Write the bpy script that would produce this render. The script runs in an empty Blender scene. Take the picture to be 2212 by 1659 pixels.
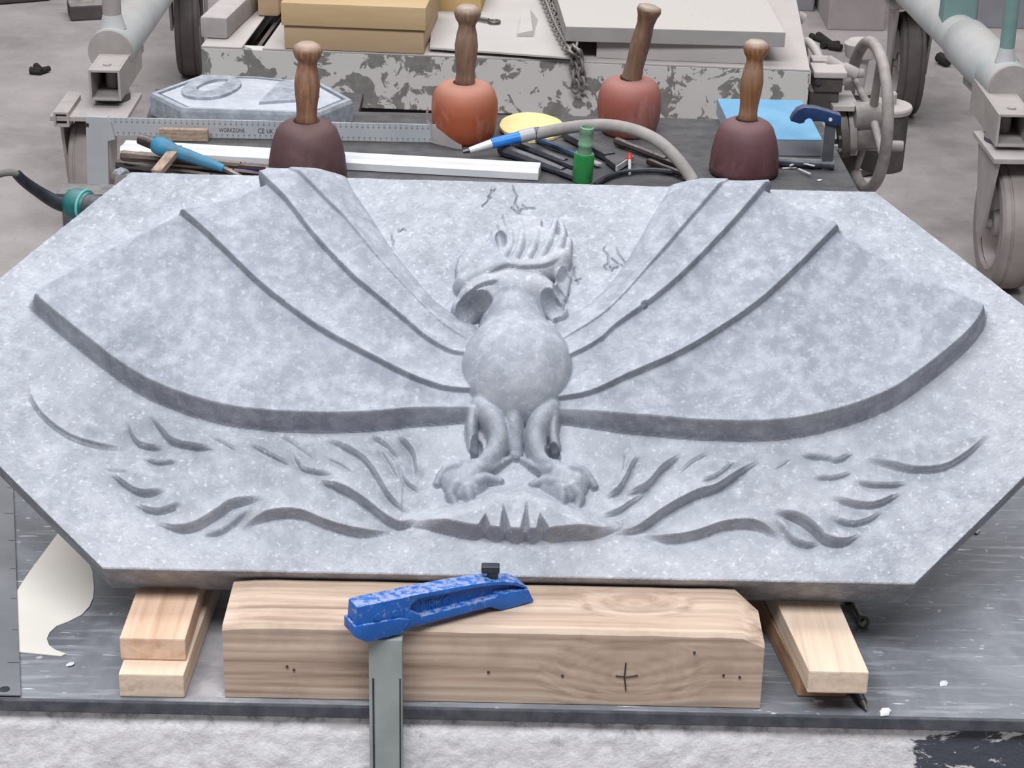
import bpy, bmesh, math, random
import numpy as np
from mathutils import Vector, Matrix

# ------------------------------------------------------------------ camera
sc = bpy.context.scene
COL = sc.collection
random.seed(7)
FPX = 4500.0                      # focal length in pixels of the 2212 x 1659 frame
PITCH = math.radians(24.3)
ROLL = math.radians(1.2)
CAM = np.array([0.0, 0.0, 1.77])
_f = np.array([0, math.cos(PITCH), -math.sin(PITCH)])
_r0 = np.array([1.0, 0, 0]); _u0 = np.array([0, math.sin(PITCH), math.cos(PITCH)])
_r = math.cos(ROLL) * _r0 + math.sin(ROLL) * _u0
_u = -math.sin(ROLL) * _r0 + math.cos(ROLL) * _u0
cd = bpy.data.cameras.new('camera'); cam = bpy.data.objects.new('camera', cd)
COL.objects.link(cam)
cd.sensor_width = 36.0; cd.lens = FPX / 2212 * 36.0; cd.clip_start = 0.05; cd.clip_end = 100
cam.matrix_world = Matrix(((_r[0], _u[0], -_f[0], CAM[0]), (_r[1], _u[1], -_f[1], CAM[1]),
                           (_r[2], _u[2], -_f[2], CAM[2]), (0, 0, 0, 1)))
sc.camera = cam

# ------------------------------------------------------------------ light: overcast daylight through the hall's roof lights
w = bpy.data.worlds.new('hall_daylight'); sc.world = w; w.use_nodes = True
w.node_tree.nodes['Background'].inputs[0].default_value = (0.93, 0.955, 1.0, 1)
w.node_tree.nodes['Background'].inputs[1].default_value = 0.17
def area(name, loc, rot, sx, sy, power, col):
    l = bpy.data.lights.new(name, 'AREA'); l.shape = 'RECTANGLE'; l.size = sx; l.size_y = sy
    l.energy = power; l.color = col
    o = bpy.data.objects.new(name, l); COL.objects.link(o); o.location = loc; o.rotation_euler = rot
    return o
area('roof_light', (0.0, 5.4, 6.0), (math.radians(-8), 0, 0), 7.0, 4.6, 370, (1.0, 0.98, 0.97))
area('front_roof_light', (-0.6, -0.5, 5.4), (math.radians(28.5), 0, math.radians(-7)), 5.0, 1.5, 365, (0.96, 0.98, 1.0))
vs = sc.view_settings
vs.view_transform = 'Standard'; vs.look = 'None'; vs.gamma = 1.0; vs.use_curve_mapping = False
vs.exposure = 0.0

# ------------------------------------------------------------------ measuring helpers: a point of the photograph on a plane of the place
def ray(x, y): return _f + (x - 1106) / FPX * _r - (y - 829.5) / FPX * _u
def atz(x, y, z):
    d = ray(x, y); return CAM + d * (z - CAM[2]) / d[2]
def aty(x, y, Y):
    d = ray(x, y); return CAM + d * (Y / d[1])
def V3(p): return Vector((float(p[0]), float(p[1]), float(p[2])))

# ------------------------------------------------------------------ materials
def lin(c):
    return tuple(((v / 255) / 12.92 if v / 255 <= 0.04045 else ((v / 255 + 0.055) / 1.055) ** 2.4) for v in c) + (1,)
class NT:
    def __init__(s, name):
        s.m = bpy.data.materials.new(name); s.m.use_nodes = True
        s.t = s.m.node_tree; s.b = s.t.nodes['Principled BSDF']
        s.co = s.t.nodes.new('ShaderNodeTexCoord').outputs['Object']
    def n(s, typ, **kw):
        nd = s.t.nodes.new(typ)
        for k, v in kw.items(): setattr(nd, k, v)
        return nd
    def l(s, a, b): s.t.links.new(a, b)
    def mapping(s, scale=(1, 1, 1), rot=(0, 0, 0), loc=(0, 0, 0), src=None):
        m = s.n('ShaderNodeMapping'); m.inputs['Scale'].default_value = scale
        m.inputs['Rotation'].default_value = rot; m.inputs['Location'].default_value = loc
        s.l(src or s.co, m.inputs[0]); return m.outputs[0]
    def noise(s, scale, detail=4, rough=0.55, dist=0.0, vec=None):
        n = s.n('ShaderNodeTexNoise'); n.inputs['Scale'].default_value = scale
        n.inputs['Detail'].default_value = detail; n.inputs['Roughness'].default_value = rough
        n.inputs['Distortion'].default_value = dist
        s.l(vec or s.co, n.inputs['Vector']); return n.outputs[0]
    def vor(s, scale, vec=None, feature='F1', out='Distance'):
        n = s.n('ShaderNodeTexVoronoi', feature=feature); n.inputs['Scale'].default_value = scale
        s.l(vec or s.co, n.inputs['Vector']); return n.outputs[out]
    def ramp(s, fac, stops, interp='LINEAR'):
        r = s.n('ShaderNodeValToRGB'); r.color_ramp.interpolation = interp
        e = r.color_ramp.elements
        while len(e) < len(stops): e.new(0.5)
        for k, (p, c) in enumerate(stops):
            e[k].position = p; e[k].color = c if len(c) == 4 else lin(c)
        s.l(fac, r.inputs[0]); return r.outputs[0]
    def mix(s, fac, a, b, mode='MIX'):
        m = s.n('ShaderNodeMix', data_type='RGBA', blend_type=mode)
        for v, i in ((fac, 0), (a, 6), (b, 7)):
            if hasattr(v, 'links'): s.l(v, m.inputs[i])
            elif i == 0: m.inputs[0].default_value = v
            else: m.inputs[i].default_value = v if len(v) == 4 else lin(v)
        return m.outputs[2]
    def math(s, op, a, b=0.0, clamp=False):
        m = s.n('ShaderNodeMath', operation=op, use_clamp=clamp)
        for v, i in ((a, 0), (b, 1)):
            if hasattr(v, 'links'): s.l(v, m.inputs[i])
            else: m.inputs[i].default_value = v
        return m.outputs[0]
    def axis(s, k, src=None):
        x = s.n('ShaderNodeSeparateXYZ'); s.l(src or s.co, x.inputs[0]); return x.outputs[k]
    def normz(s):
        g = s.n('ShaderNodeNewGeometry'); return s.axis(2, g.outputs['Normal'])
    def bump(s, h, strength=0.3, dist=0.002):
        b = s.n('ShaderNodeBump'); b.inputs['Strength'].default_value = strength
        b.inputs['Distance'].default_value = dist; s.l(h, b.inputs['Height'])
        s.l(b.outputs[0], s.b.inputs['Normal'])
    def done(s, col, rough=0.8, metal=0.0, spec=0.3):
        if hasattr(col, 'links'): s.l(col, s.b.inputs['Base Color'])
        else: s.b.inputs['Base Color'].default_value = col if len(col) == 4 else lin(col)
        if hasattr(rough, 'links'): s.l(rough, s.b.inputs['Roughness'])
        else: s.b.inputs['Roughness'].default_value = rough
        s.b.inputs['Metallic'].default_value = metal
        s.b.inputs['Specular IOR Level'].default_value = spec
        return s.m
DUST = (184, 178, 176)
def plain(name, c1, c2=None, scale=30, rough=0.75, metal=0.0, spec=0.3, bump=0.15, dust=0.0, stretch=(1, 1, 1), dist=0.0, lo=0.35, hi=0.65):
    """mottled surface, with settled stone dust where `dust` > 0"""
    t = NT(name); c2 = c2 or tuple(max(0, v - 18) for v in c1)
    v = t.mapping(stretch)
    nz = t.noise(scale, 6, 0.6, dist, v)
    col = t.ramp(nz, [(lo, c1), (hi, c2)])
    if dust > 0:
        up = t.math('MULTIPLY', t.math('POWER', t.math('MAXIMUM', t.normz(), 0.0), 1.5), dust)
        pat = t.ramp(t.noise(scale * 2.3, 5, 0.65), [(0.3, (0.35, 0.35, 0.35, 1)), (0.62, (1, 1, 1, 1))])
        col = t.mix(t.math('MULTIPLY', up, pat), col, DUST)
    if bump: t.bump(t.noise(scale * 6, 4, 0.6, 0, v), bump, 0.001)
    return t.done(col, rough, metal, spec)

# ------------------------------------------------------------------ object helpers
def link(name, me, m, parent=None, loc=None):
    o = bpy.data.objects.new(name, me); COL.objects.link(o)
    if m is not None and len(me.materials) == 0: me.materials.append(m)
    if parent is not None: o.parent = parent
    if loc is not None: o.location = loc
    return o
def tag(o, label, cat, group=None):
    o['label'] = label; o['category'] = cat
    if group: o['group'] = group
    return o
def thing(name, label, cat, loc=(0, 0, 0), rot=(0, 0, 0), group=None):
    o = bpy.data.objects.new(name, None); COL.objects.link(o); o.empty_display_size = 0.02
    o.location = V3(loc); o.rotation_euler = rot
    return tag(o, label, cat, group)
def struct(o): o['kind'] = 'structure'; return o
def obj(name, bm, m, parent=None, smooth=False, bev=0.0, seg=2, angle=40):
    bmesh.ops.recalc_face_normals(bm, faces=bm.faces[:])
    if bev > 0:
        es = [e for e in bm.edges if len(e.link_faces) == 2 and e.calc_face_angle(0) > math.radians(30)]
        bmesh.ops.bevel(bm, geom=es, offset=bev, segments=seg, profile=0.6, affect='EDGES', clamp_overlap=True)
    me = bpy.data.meshes.new(name); bm.to_mesh(me); bm.free()
    if smooth:
        me.polygons.foreach_set('use_smooth', [True] * len(me.polygons))
        me.set_sharp_from_angle(angle=math.radians(angle))
    o = link(name, me, m, parent)
    return o
def part(name, bm, m, parent, **kw):
    """a part modelled at its place in the room, parented to its thing"""
    o = obj(name, bm, m, parent, **kw)
    if parent.type == 'EMPTY':
        o.matrix_parent_inverse = (Matrix.Translation(parent.location) @ parent.rotation_euler.to_matrix().to_4x4()).inverted()
    return o
def copy_tree(o, parent=None):
    c = o.copy(); COL.objects.link(c)
    if parent is not None: c.parent = parent
    for ch in [x for x in bpy.data.objects if x.parent == o]: copy_tree(ch, c)
    return c
def BM(): return bmesh.new()
def box(bm, c, s, M=None):
    vs_ = [bm.verts.new(Vector((c[0] + s[0] * dx / 2, c[1] + s[1] * dy / 2, c[2] + s[2] * dz / 2))) for dx, dy, dz in
           ((-1, -1, -1), (1, -1, -1), (1, 1, -1), (-1, 1, -1), (-1, -1, 1), (1, -1, 1), (1, 1, 1), (-1, 1, 1))]
    for q in ((0, 3, 2, 1), (4, 5, 6, 7), (0, 1, 5, 4), (1, 2, 6, 5), (2, 3, 7, 6), (3, 0, 4, 7)): bm.faces.new([vs_[i] for i in q])
    if M is not None: bmesh.ops.transform(bm, matrix=M, verts=vs_)
    return vs_
def frame_of(a, b, up=(0, 0, 1)):
    a, b = V3(a), V3(b); z = (b - a).normalized(); up = Vector(up)
    if abs(z.dot(up)) > 0.98: up = Vector((0, 1, 0))
    x = up.cross(z).normalized(); y = z.cross(x)
    return Matrix(((x.x, y.x, z.x, a.x), (x.y, y.y, z.y, a.y), (x.z, y.z, z.z, a.z), (0, 0, 0, 1)))
def bar(bm, a, b, wx, wy, up=(0, 0, 1)):
    """rectangular bar from a to b; wy is measured along `up`"""
    L = (V3(b) - V3(a)).length; M = frame_of(a, b, up)
    return box(bm, (0, 0, L / 2), (wx, wy, L), M)
def lathe(bm, prof, n=28, M=None, cap=True):
    rings = []
    for r, z in prof:
        rings.append([bm.verts.new(Vector((r * math.cos(2 * math.pi * k / n), r * math.sin(2 * math.pi * k / n), z))) for k in range(n)])
    for i in range(len(rings) - 1):
        for k in range(n):
            bm.faces.new((rings[i][k], rings[i][(k + 1) % n], rings[i + 1][(k + 1) % n], rings[i + 1][k]))
    if cap:
        bm.faces.new(rings[0][::-1]); bm.faces.new(rings[-1])
    vv = [v for rg in rings for v in rg]
    if M is not None: bmesh.ops.transform(bm, matrix=M, verts=vv)
    return vv
def cyl(bm, a, b, r0, r1=None, n=20, cap=True):
    L = (V3(b) - V3(a)).length
    return lathe(bm, [(r0, 0), (r1 if r1 is not None else r0, L)], n, frame_of(a, b), cap)
def spline(pts, m=8):
    P = [np.array(p, float) for p in pts]
    P = [2 * P[0] - P[1]] + P + [2 * P[-1] - P[-2]]; out = []
    for i in range(1, len(P) - 2):
        for k in range(m):
            t = k / m; a, b, c, d = P[i - 1], P[i], P[i + 1], P[i + 2]
            out.append(0.5 * (2 * b + (c - a) * t + (2 * a - 5 * b + 4 * c - d) * t * t + (3 * b - a - 3 * c + d) * t ** 3))
    out.append(P[-2]); return np.array(out)
def tube(bm, pts, r, n=12, m=6, smooth=True, cap=True):
    P = spline(pts, m) if smooth else np.array(pts, float)
    rr = r if hasattr(r, '__len__') else [r] * 2
    rad = np.interp(np.linspace(0, 1, len(P)), np.linspace(0, 1, len(rr)), rr)
    up = Vector((0, 0, 1)); rings = []; x = None
    for i in range(len(P)):
        t = Vector(P[min(i + 1, len(P) - 1)] - P[max(i - 1, 0)]).normalized()
        if x is None:
            x = up.cross(t)
            x = x.normalized() if x.length > 1e-3 else Vector((1, 0, 0))
        x = (x - t * x.dot(t)).normalized(); y = t.cross(x)
        rings.append([bm.verts.new(Vector(P[i]) + (x * math.cos(2 * math.pi * k / n) + y * math.sin(2 * math.pi * k / n)) * rad[i]) for k in range(n)])
    for i in range(len(rings) - 1):
        for k in range(n):
            bm.faces.new((rings[i][k], rings[i][(k + 1) % n], rings[i + 1][(k + 1) % n], rings[i + 1][k]))
    if cap: bm.faces.new(rings[0][::-1]); bm.faces.new(rings[-1])
def prism(bm, poly, z0, z1, M=None):
    """polygon in xy (list of 2-tuples), extruded z0..z1"""
    a = [bm.verts.new(Vector((p[0], p[1], z0))) for p in poly]
    b = [bm.verts.new(Vector((p[0], p[1], z1))) for p in poly]
    n = len(poly)
    bm.faces.new(a[::-1]); bm.faces.new(b)
    for i in range(n): bm.faces.new((a[i], a[(i + 1) % n], b[(i + 1) % n], b[i]))
    if M is not None: bmesh.ops.transform(bm, matrix=M, verts=a + b)
    return a + b
def torus(bm, R, r, nR=48, nr=12, M=None, sx=1, sy=1):
    V = [[bm.verts.new(Vector((sx * (R + r * math.cos(b)) * math.cos(a), sy * (R + r * math.cos(b)) * math.sin(a), r * math.sin(b))))
          for b in [2 * math.pi * j / nr for j in range(nr)]] for a in [2 * math.pi * i / nR for i in range(nR)]]
    for i in range(nR):
        for j in range(nr):
            bm.faces.new((V[i][j], V[(i + 1) % nR][j], V[(i + 1) % nR][(j + 1) % nr], V[i][(j + 1) % nr]))
    vv = [v for q in V for v in q]
    if M is not None: bmesh.ops.transform(bm, matrix=M, verts=vv)
    return vv
def text_mesh(body, size, depth, M):
    cu = bpy.data.curves.new('lettering', 'FONT'); cu.body = body; cu.size = size; cu.extrude = depth
    cu.align_x = 'LEFT'
    o = bpy.data.objects.new('lettering', cu); COL.objects.link(o)
    dg = bpy.context.evaluated_depsgraph_get()
    me = bpy.data.meshes.new_from_object(o.evaluated_get(dg))
    bpy.data.objects.remove(o); bpy.data.curves.remove(cu)
    me.transform(M); me.name = 'lettering'
    return me
# ------------------------------------------------------------------ the carved slab: one continuous relief, cut into its parts
TILT = math.radians(41.3)
SO = CAM + ray(1098, 1245) * 1.972                     # middle of the front top edge
SU = np.array([1.0, 0, 0]); SV = np.array([0, math.cos(TILT), math.sin(TILT)]); SN = np.array([0, -math.sin(TILT), math.cos(TILT)])
THICK = 0.056
def W(x, y, h=0.0):
    """photo point -> slab coordinates (u, v) for a surface point h above the slab's face"""
    O = SO + SN * h; d = ray(x, y); P = CAM + d * ((O - CAM) @ SN) / (d @ SN) - SO
    return np.array([P @ SU, P @ SV])
FL, FR, BL, BR = W(222, 1228), W(1975, 1262), W(283, 372), W(1890, 415)
def line_at_u(a, b, u): return a + (b - a) * (u - a[0]) / (b[0] - a[0])
LLo = line_at_u(FL, W(0, 1008), -0.553); LHi = line_at_u(BL, W(0, 600), -0.553)
RLo = line_at_u(FR, W(2212, 1030), 0.548); RHi = line_at_u(BR, W(2212, 660), 0.548)
VB = (BL[1] + BR[1]) / 2
NU, NV = 1120, 460
tv = np.linspace(0, 1, NV); vl = FL[1] + tv * (BL[1] - FL[1]); vr = FR[1] + tv * (BR[1] - FR[1])
# place rows exactly on the corners
for arr, ks in ((vl, (LLo[1], LHi[1])), (vr, (RLo[1], RHi[1]))):
    for k in ks: arr[np.argmin(abs(arr - k))] = k
ul = np.interp(vl, [FL[1], LLo[1], LHi[1], BL[1]], [FL[0], LLo[0], LHi[0], BL[0]])
ur = np.interp(vr, [FR[1], RLo[1], RHi[1], BR[1]], [FR[0], RLo[0], RHi[0], BR[0]])
sv = np.linspace(0, 1, NU)[None, :]
U = ul[:, None] * (1 - sv) + ur[:, None] * sv
Vv = vl[:, None] * (1 - sv) + vr[:, None] * sv
Hf = np.zeros_like(U); ID = np.zeros(U.shape, np.int8)
rng = np.random.default_rng(3)

def sstep(x): x = np.clip(x, 0, 1); return x * x * (3 - 2 * x)
def dist_line(P, win):
    """signed distance (positive on the left of the direction of travel) and arc fraction to polyline P on the grid window"""
    u = U[win]; v = Vv[win]; best = np.full(u.shape, 1e9); sg = np.zeros_like(u); tt = np.zeros_like(u)
    seg = np.linalg.norm(np.diff(P, axis=0), axis=1); cum = np.concatenate([[0], np.cumsum(seg)]); L = cum[-1]
    for i in range(len(P) - 1):
        a = P[i]; d = P[i + 1] - a; dd = d @ d
        if dd < 1e-14: continue
        k = np.clip(((u - a[0]) * d[0] + (v - a[1]) * d[1]) / dd, 0, 1)
        ex = u - a[0] - k * d[0]; ey = v - a[1] - k * d[1]; q = ex * ex + ey * ey
        m = q < best; best[m] = q[m]; sg[m] = np.sign(d[0] * (v - a[1]) - d[1] * (u - a[0]))[m]; tt[m] = (cum[i] + k[m] * seg[i]) / L
    return np.sqrt(best) * sg, tt
def window(P, pad):
    u0, v0 = P.min(0) - pad; u1, v1 = P.max(0) + pad
    rows = np.where((Vv.max(1) >= v0) & (Vv.min(1) <= v1))[0]; cols = np.where((U.max(0) >= u0) & (U.min(0) <= u1))[0]
    if len(rows) == 0 or len(cols) == 0: return None
    return (slice(rows[0], rows[-1] + 1), slice(cols[0], cols[-1] + 1))
def inside(poly, win):
    u = U[win]; v = Vv[win]; c = np.zeros(u.shape, bool); n = len(poly)
    for i in range(n):
        a, b = poly[i], poly[(i + 1) % n]
        if a[1] == b[1]: continue
        m = ((a[1] > v) != (b[1] > v)) & (u < (b[0] - a[0]) * (v - a[1]) / (b[1] - a[1]) + a[0]); c ^= m
    return c
def pxs(pts, h=0.0, m=6): return spline([W(x, y, h) for x, y in pts], m)
def vnoise(scale, seed):
    """smooth value noise on the slab"""
    r = np.random.default_rng(seed); n = 256; T = r.random((n, n))
    x = (U / scale + 50.3) % n; y = (Vv / scale + 31.7) % n
    i = x.astype(int); j = y.astype(int); fx = sstep(x - i); fy = sstep(y - j)
    i1 = (i + 1) % n; j1 = (j + 1) % n; i %= n; j %= n
    return (T[j, i] * (1 - fx) + T[j, i1] * fx) * (1 - fy) + (T[j1, i] * (1 - fx) + T[j1, i1] * fx) * fy - 0.5

# ---- wings -------------------------------------------------------
HW = 0.030
def wing(bottom, upper, inner, L1, L2, L3, left, ids):
    B = pxs(bottom, 0.002)                                   # foot of the lower wall
    Up = np.array([W(x, y, 0.012) for x, y in upper])
    In = pxs(inner, 0.004)
    lines = [pxs(L, h) for L, h in ((L1, .030), (L2, .032), (L3, .033))]
    poly = np.concatenate([B, (In[::-1]), Up]) if left is None else None
    # outline: lower wall from tip to body, up the inner edge, along the top back to the tip
    poly = np.concatenate([B, In, Up])
    win = window(poly, 0.03)
    ins = inside(poly, win)
    dB, tB = dist_line(B, win); dB = abs(dB)
    dU, _ = dist_line(np.concatenate([Up, B[:1]]), win); dU = abs(dU)
    dI, _ = dist_line(In, win); dI = abs(dI)
    S = []
    for P in lines:
        e0 = P[0] + (P[0] - P[1]) / np.linalg.norm(P[0] - P[1]) * 0.2; e1 = P[-1] + (P[-1] - P[-2]) / np.linalg.norm(P[-1] - P[-2]) * 0.05
        d, _ = dist_line(np.concatenate([[e0], P, [e1]]), win)
        S.append(d if left else -d)
    # S > 0 : above the line (towards the head)
    s1, s2, s3 = S
    band = np.where(s1 < 0, 0, np.where(s2 < 0, 1, np.where(s3 < 0, 2, 3)))
    low = [dB, s1, s2, s3]; upp = [-s1, -s2, -s3, dI]
    step = [0.010, 0.011, 0.009, 0.004]
    h = np.zeros_like(s1)
    for k in range(4):
        a = np.clip(low[k], 0, None); b = np.clip(upp[k], 0, None); fr = a / (a + b + 1e-6)
        base = HW + (0.0, 0.001, 0.002, 0.001)[k]
        hk = base + step[k] * (0.5 - fr) - 0.0035 * np.sin(np.pi * fr) * (k < 3)
        wall = sstep(a / 0.0022) if k > 0 else 1.0
        if k > 0:                                          # the step down onto the next lower feather
            lo_next = HW + (0.0, 0.001, 0.002, 0.001)[k - 1] - step[k - 1] * 0.5
            hk = lo_next + (hk - lo_next) * wall
        h = np.where(band == k, hk, h)
    wallB = np.clip(dB / 0.0085, 0, 1) ** 0.8
    rnd = 1 - 0.07 * np.exp(-dB / 0.006)
    h = h * wallB * rnd
    # top edges fall away to the ground of the slab; feathers that reach the slab's back edge are only bevelled there
    fall = sstep(dU / 0.016)
    edge = sstep((vbk(U[win]) - Vv[win]) / 0.013)
    h = h * np.where(band >= 2, 0.60 + 0.40 * edge, 0.08 + 0.92 * fall)
    h = np.where(band == 3, h * (np.clip(dI / 0.030, 0, 1) ** 0.62), h)
    bc = W(1117, 775, .02); db = np.hypot(U[win] - bc[0], Vv[win] - bc[1]); h = h * (0.74 + 0.26 * sstep((db - .05) / .075))
    h = np.where(ins, h, 0)
    sub = Hf[win]; idw = ID[win]; m = h > sub
    sub[m] = h[m]
    idv = np.where(dB < 0.0085, ids[0], np.choose(band, ids[1:]))
    idw[ins & m] = idv[ins & m]
def vbk(u): return BL[1] + (BR[1] - BL[1]) * (u - BL[0]) / (BR[0] - BL[0])

wing([(57, 660), (116, 711), (193, 773), (270, 831), (347, 873), (463, 912), (579, 929), (714, 934), (808, 931), (881, 922), (960, 916), (1040, 912)],
     [(790, 330), (740, 345), (575, 362), (572, 388), (501, 418), (388, 452), (310, 489), (230, 529), (150, 577), (75, 622)],
     [(1060, 760), (1030, 705), (982, 678), (935, 642), (888, 588), (845, 534), (790, 450), (752, 390), (742, 340)],
     [(386, 456), (424, 487), (482, 541), (559, 615), (637, 676), (714, 727), (808, 776), (881, 812), (953, 834), (1010, 838)],
     [(575, 391), (617, 433), (675, 507), (754, 591), (808, 637), (863, 682), (917, 725), (971, 752), (1010, 757)],
     [(668, 395), (714, 441), (743, 468), (790, 523), (845, 584), (899, 638), (953, 689), (1010, 723)],
     True, (1, 2, 3, 4, 5))
wing([(2135, 672), (2121, 715), (2075, 769), (1979, 846), (1902, 892), (1786, 931), (1670, 950), (1516, 950), (1400, 939), (1351, 935), (1243, 919), (1170, 912)],
     [(1410, 350), (1460, 360), (1655, 378), (1660, 402), (1747, 452), (1815, 480), (1832, 505), (1902, 543), (2017, 598), (2125, 651)],
     [(1140, 760), (1185, 710), (1217, 684), (1261, 660), (1315, 613), (1369, 537), (1400, 480), (1419, 449), (1446, 402), (1456, 360)],
     [(1813, 491), (1770, 534), (1716, 588), (1639, 657), (1554, 715), (1477, 761), (1400, 796), (1351, 816), (1279, 845), (1210, 856)],
     [(1651, 405), (1593, 472), (1535, 534), (1469, 599), (1400, 655), (1333, 700), (1297, 730), (1235, 761), (1205, 772)],
     [(1555, 400), (1496, 468), (1446, 526), (1400, 576), (1344, 638), (1297, 678), (1217, 722), (1195, 732)],
     False, (6, 7, 8, 9, 10))

# ---- rounded masses ----------------------------------------------
def capsule(pts, idn, p=0.5, m=6, add=False, blend=0.004):
    """pts: (x, y, radius_px, height) along a rounded limb; its ridge appears at (x, y)"""
    Q = np.array([list(W(x, y, h)) + [r / 2240.0, h] for x, y, r, h in pts])
    Q = spline(Q, m) if len(Q) > 1 else np.array([Q[0], Q[0] + [1e-5, 0, 0, 0]])
    win = window(Q[:, :2], Q[:, 2].max() + 0.004)
    d, t = dist_line(Q[:, :2], win); d = abs(d)
    cum = np.concatenate([[0], np.cumsum(np.linalg.norm(np.diff(Q[:, :2], axis=0), axis=1))]); cum /= cum[-1]
    r = np.interp(t, cum, Q[:, 2]); hh = np.interp(t, cum, Q[:, 3])
    q = np.clip(1 - (d / r) ** 2, 0, 1)
    h = hh * q ** p; h[q <= 0] = -1
    s = Hf[win]; i = ID[win]
    m_ = (h > s) & (q > 0); i[m_] = idn
    k = blend; e = np.clip(0.5 + 0.5 * (h - s) / k, 0, 1); sm = s * (1 - e) + h * e + k * e * (1 - e)
    s[:] = np.where(q > 0, np.maximum(s, np.where(m_ | (h > s - k), sm, s)), s)
def ellipse(x, y, rx, ry, H, idn, p=0.5, hpos=0.0, rot=0.0, dig=False, blend=0.006):
    c = W(x, y, hpos); ax, ay = rx / 2240.0, ry / 2080.0
    win = window(np.array([c]), max(ax, ay) * 1.05)
    du = U[win] - c[0]; dv = Vv[win] - c[1]; cr, sr = math.cos(rot), math.sin(rot)
    q = np.clip(1 - ((du * cr + dv * sr) / ax) ** 2 - ((-du * sr + dv * cr) / ay) ** 2, 0, 1)
    s = Hf[win]
    if dig: s -= H * q ** p; return
    h = H * q ** p; m_ = (h > s) & (q > 0); ID[win][m_] = idn
    k = blend; e = np.clip(0.5 + 0.5 * (h - s) / k, 0, 1); sm = s * (1 - e) + h * e + k * e * (1 - e)
    s[:] = np.where(q > 0, np.maximum(s, np.where(h > s - k, sm, s)), s)
def cut(pts, up, dn, lam_u=0.014, lam_d=0.012, side=1, run=0.0016, hpos=0.0, idn=None, taper=0.18):
    """carved step along a stroke: the upper side stands proud, the lower side is cut in; both die away"""
    P = pxs(pts, hpos, 6); win = window(P, 0.05)
    Ls = np.linalg.norm(np.diff(P, axis=0), axis=1).sum(); lam_u = min(lam_u, .13 * Ls); lam_d = min(lam_d, .11 * Ls)
    d, t = dist_line(P, win); d = d * side
    tp = sstep(np.minimum(t, 1 - t) / taper) if taper else 1.0
    # beyond the ends nothing happens
    a = P[0]; b = P[-1]; da = P[1] - P[0]; db = P[-1] - P[-2]
    u = U[win]; v = Vv[win]
    ok = (((u - a[0]) * da[0] + (v - a[1]) * da[1]) > 0) | (t > 0.02)
    ok &= (((u - b[0]) * db[0] + (v - b[1]) * db[1]) < 0) | (t < 0.98)
    f = np.where(d > 0, up * np.exp(-d / lam_u) * sstep(d / run), -dn * np.exp(d / lam_d) * sstep(-d / run)) * tp * ok
    Hf[win] += f
    if idn is not None:
        i = ID[win]; m_ = (i == 0) & (f > 0.0012); i[m_] = idn
# ---- eagle: body, legs, feet, head -------------------------------
BODY, HEAD, LEGL, LEGR, TAIL, LFL, LFR, RIB = 11, 12, 13, 14, 15, 16, 17, 18
ellipse(1117, 782, 127, 126, 0.062, BODY, 0.5, hpos=.028, blend=.002)
capsule([(1106, 596, 62, .030), (1108, 640, 70, .036), (1112, 690, 84, .040), (1118, 740, 100, .042)], BODY, 0.5, blend=.010)
# ribbon at the bottom: a mound with a steep lower wall
def ribbon():
    low = pxs([(868, 1136), (920, 1144), (1000, 1163), (1060, 1170), (1120, 1174), (1175, 1174), (1230, 1168), (1290, 1163), (1345, 1142)], 0.0)
    top = pxs([(1345, 1110), (1290, 1095), (1230, 1075), (1175, 1050), (1118, 1040), (1060, 1046), (1000, 1070), (940, 1085), (868, 1105)], 0.0)
    poly = np.concatenate([low, top]); win = window(poly, .01); ins = inside(poly, win)
    dl, tl = dist_line(low, win); dt, _ = dist_line(top, win); dl = abs(dl); dt = abs(dt)
    endf = sstep(np.minimum(tl, 1 - tl) / 0.22)
    h = 0.027 * np.clip(dl / .006, 0, 1) ** .8 * sstep(dt / .030) * (0.25 + 0.75 * endf)
    h = np.where(ins, h, 0); s = Hf[win]; m_ = h > s; s[m_] = h[m_]; ID[win][m_ & ins & (h > .002)] = RIB
ribbon()
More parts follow.
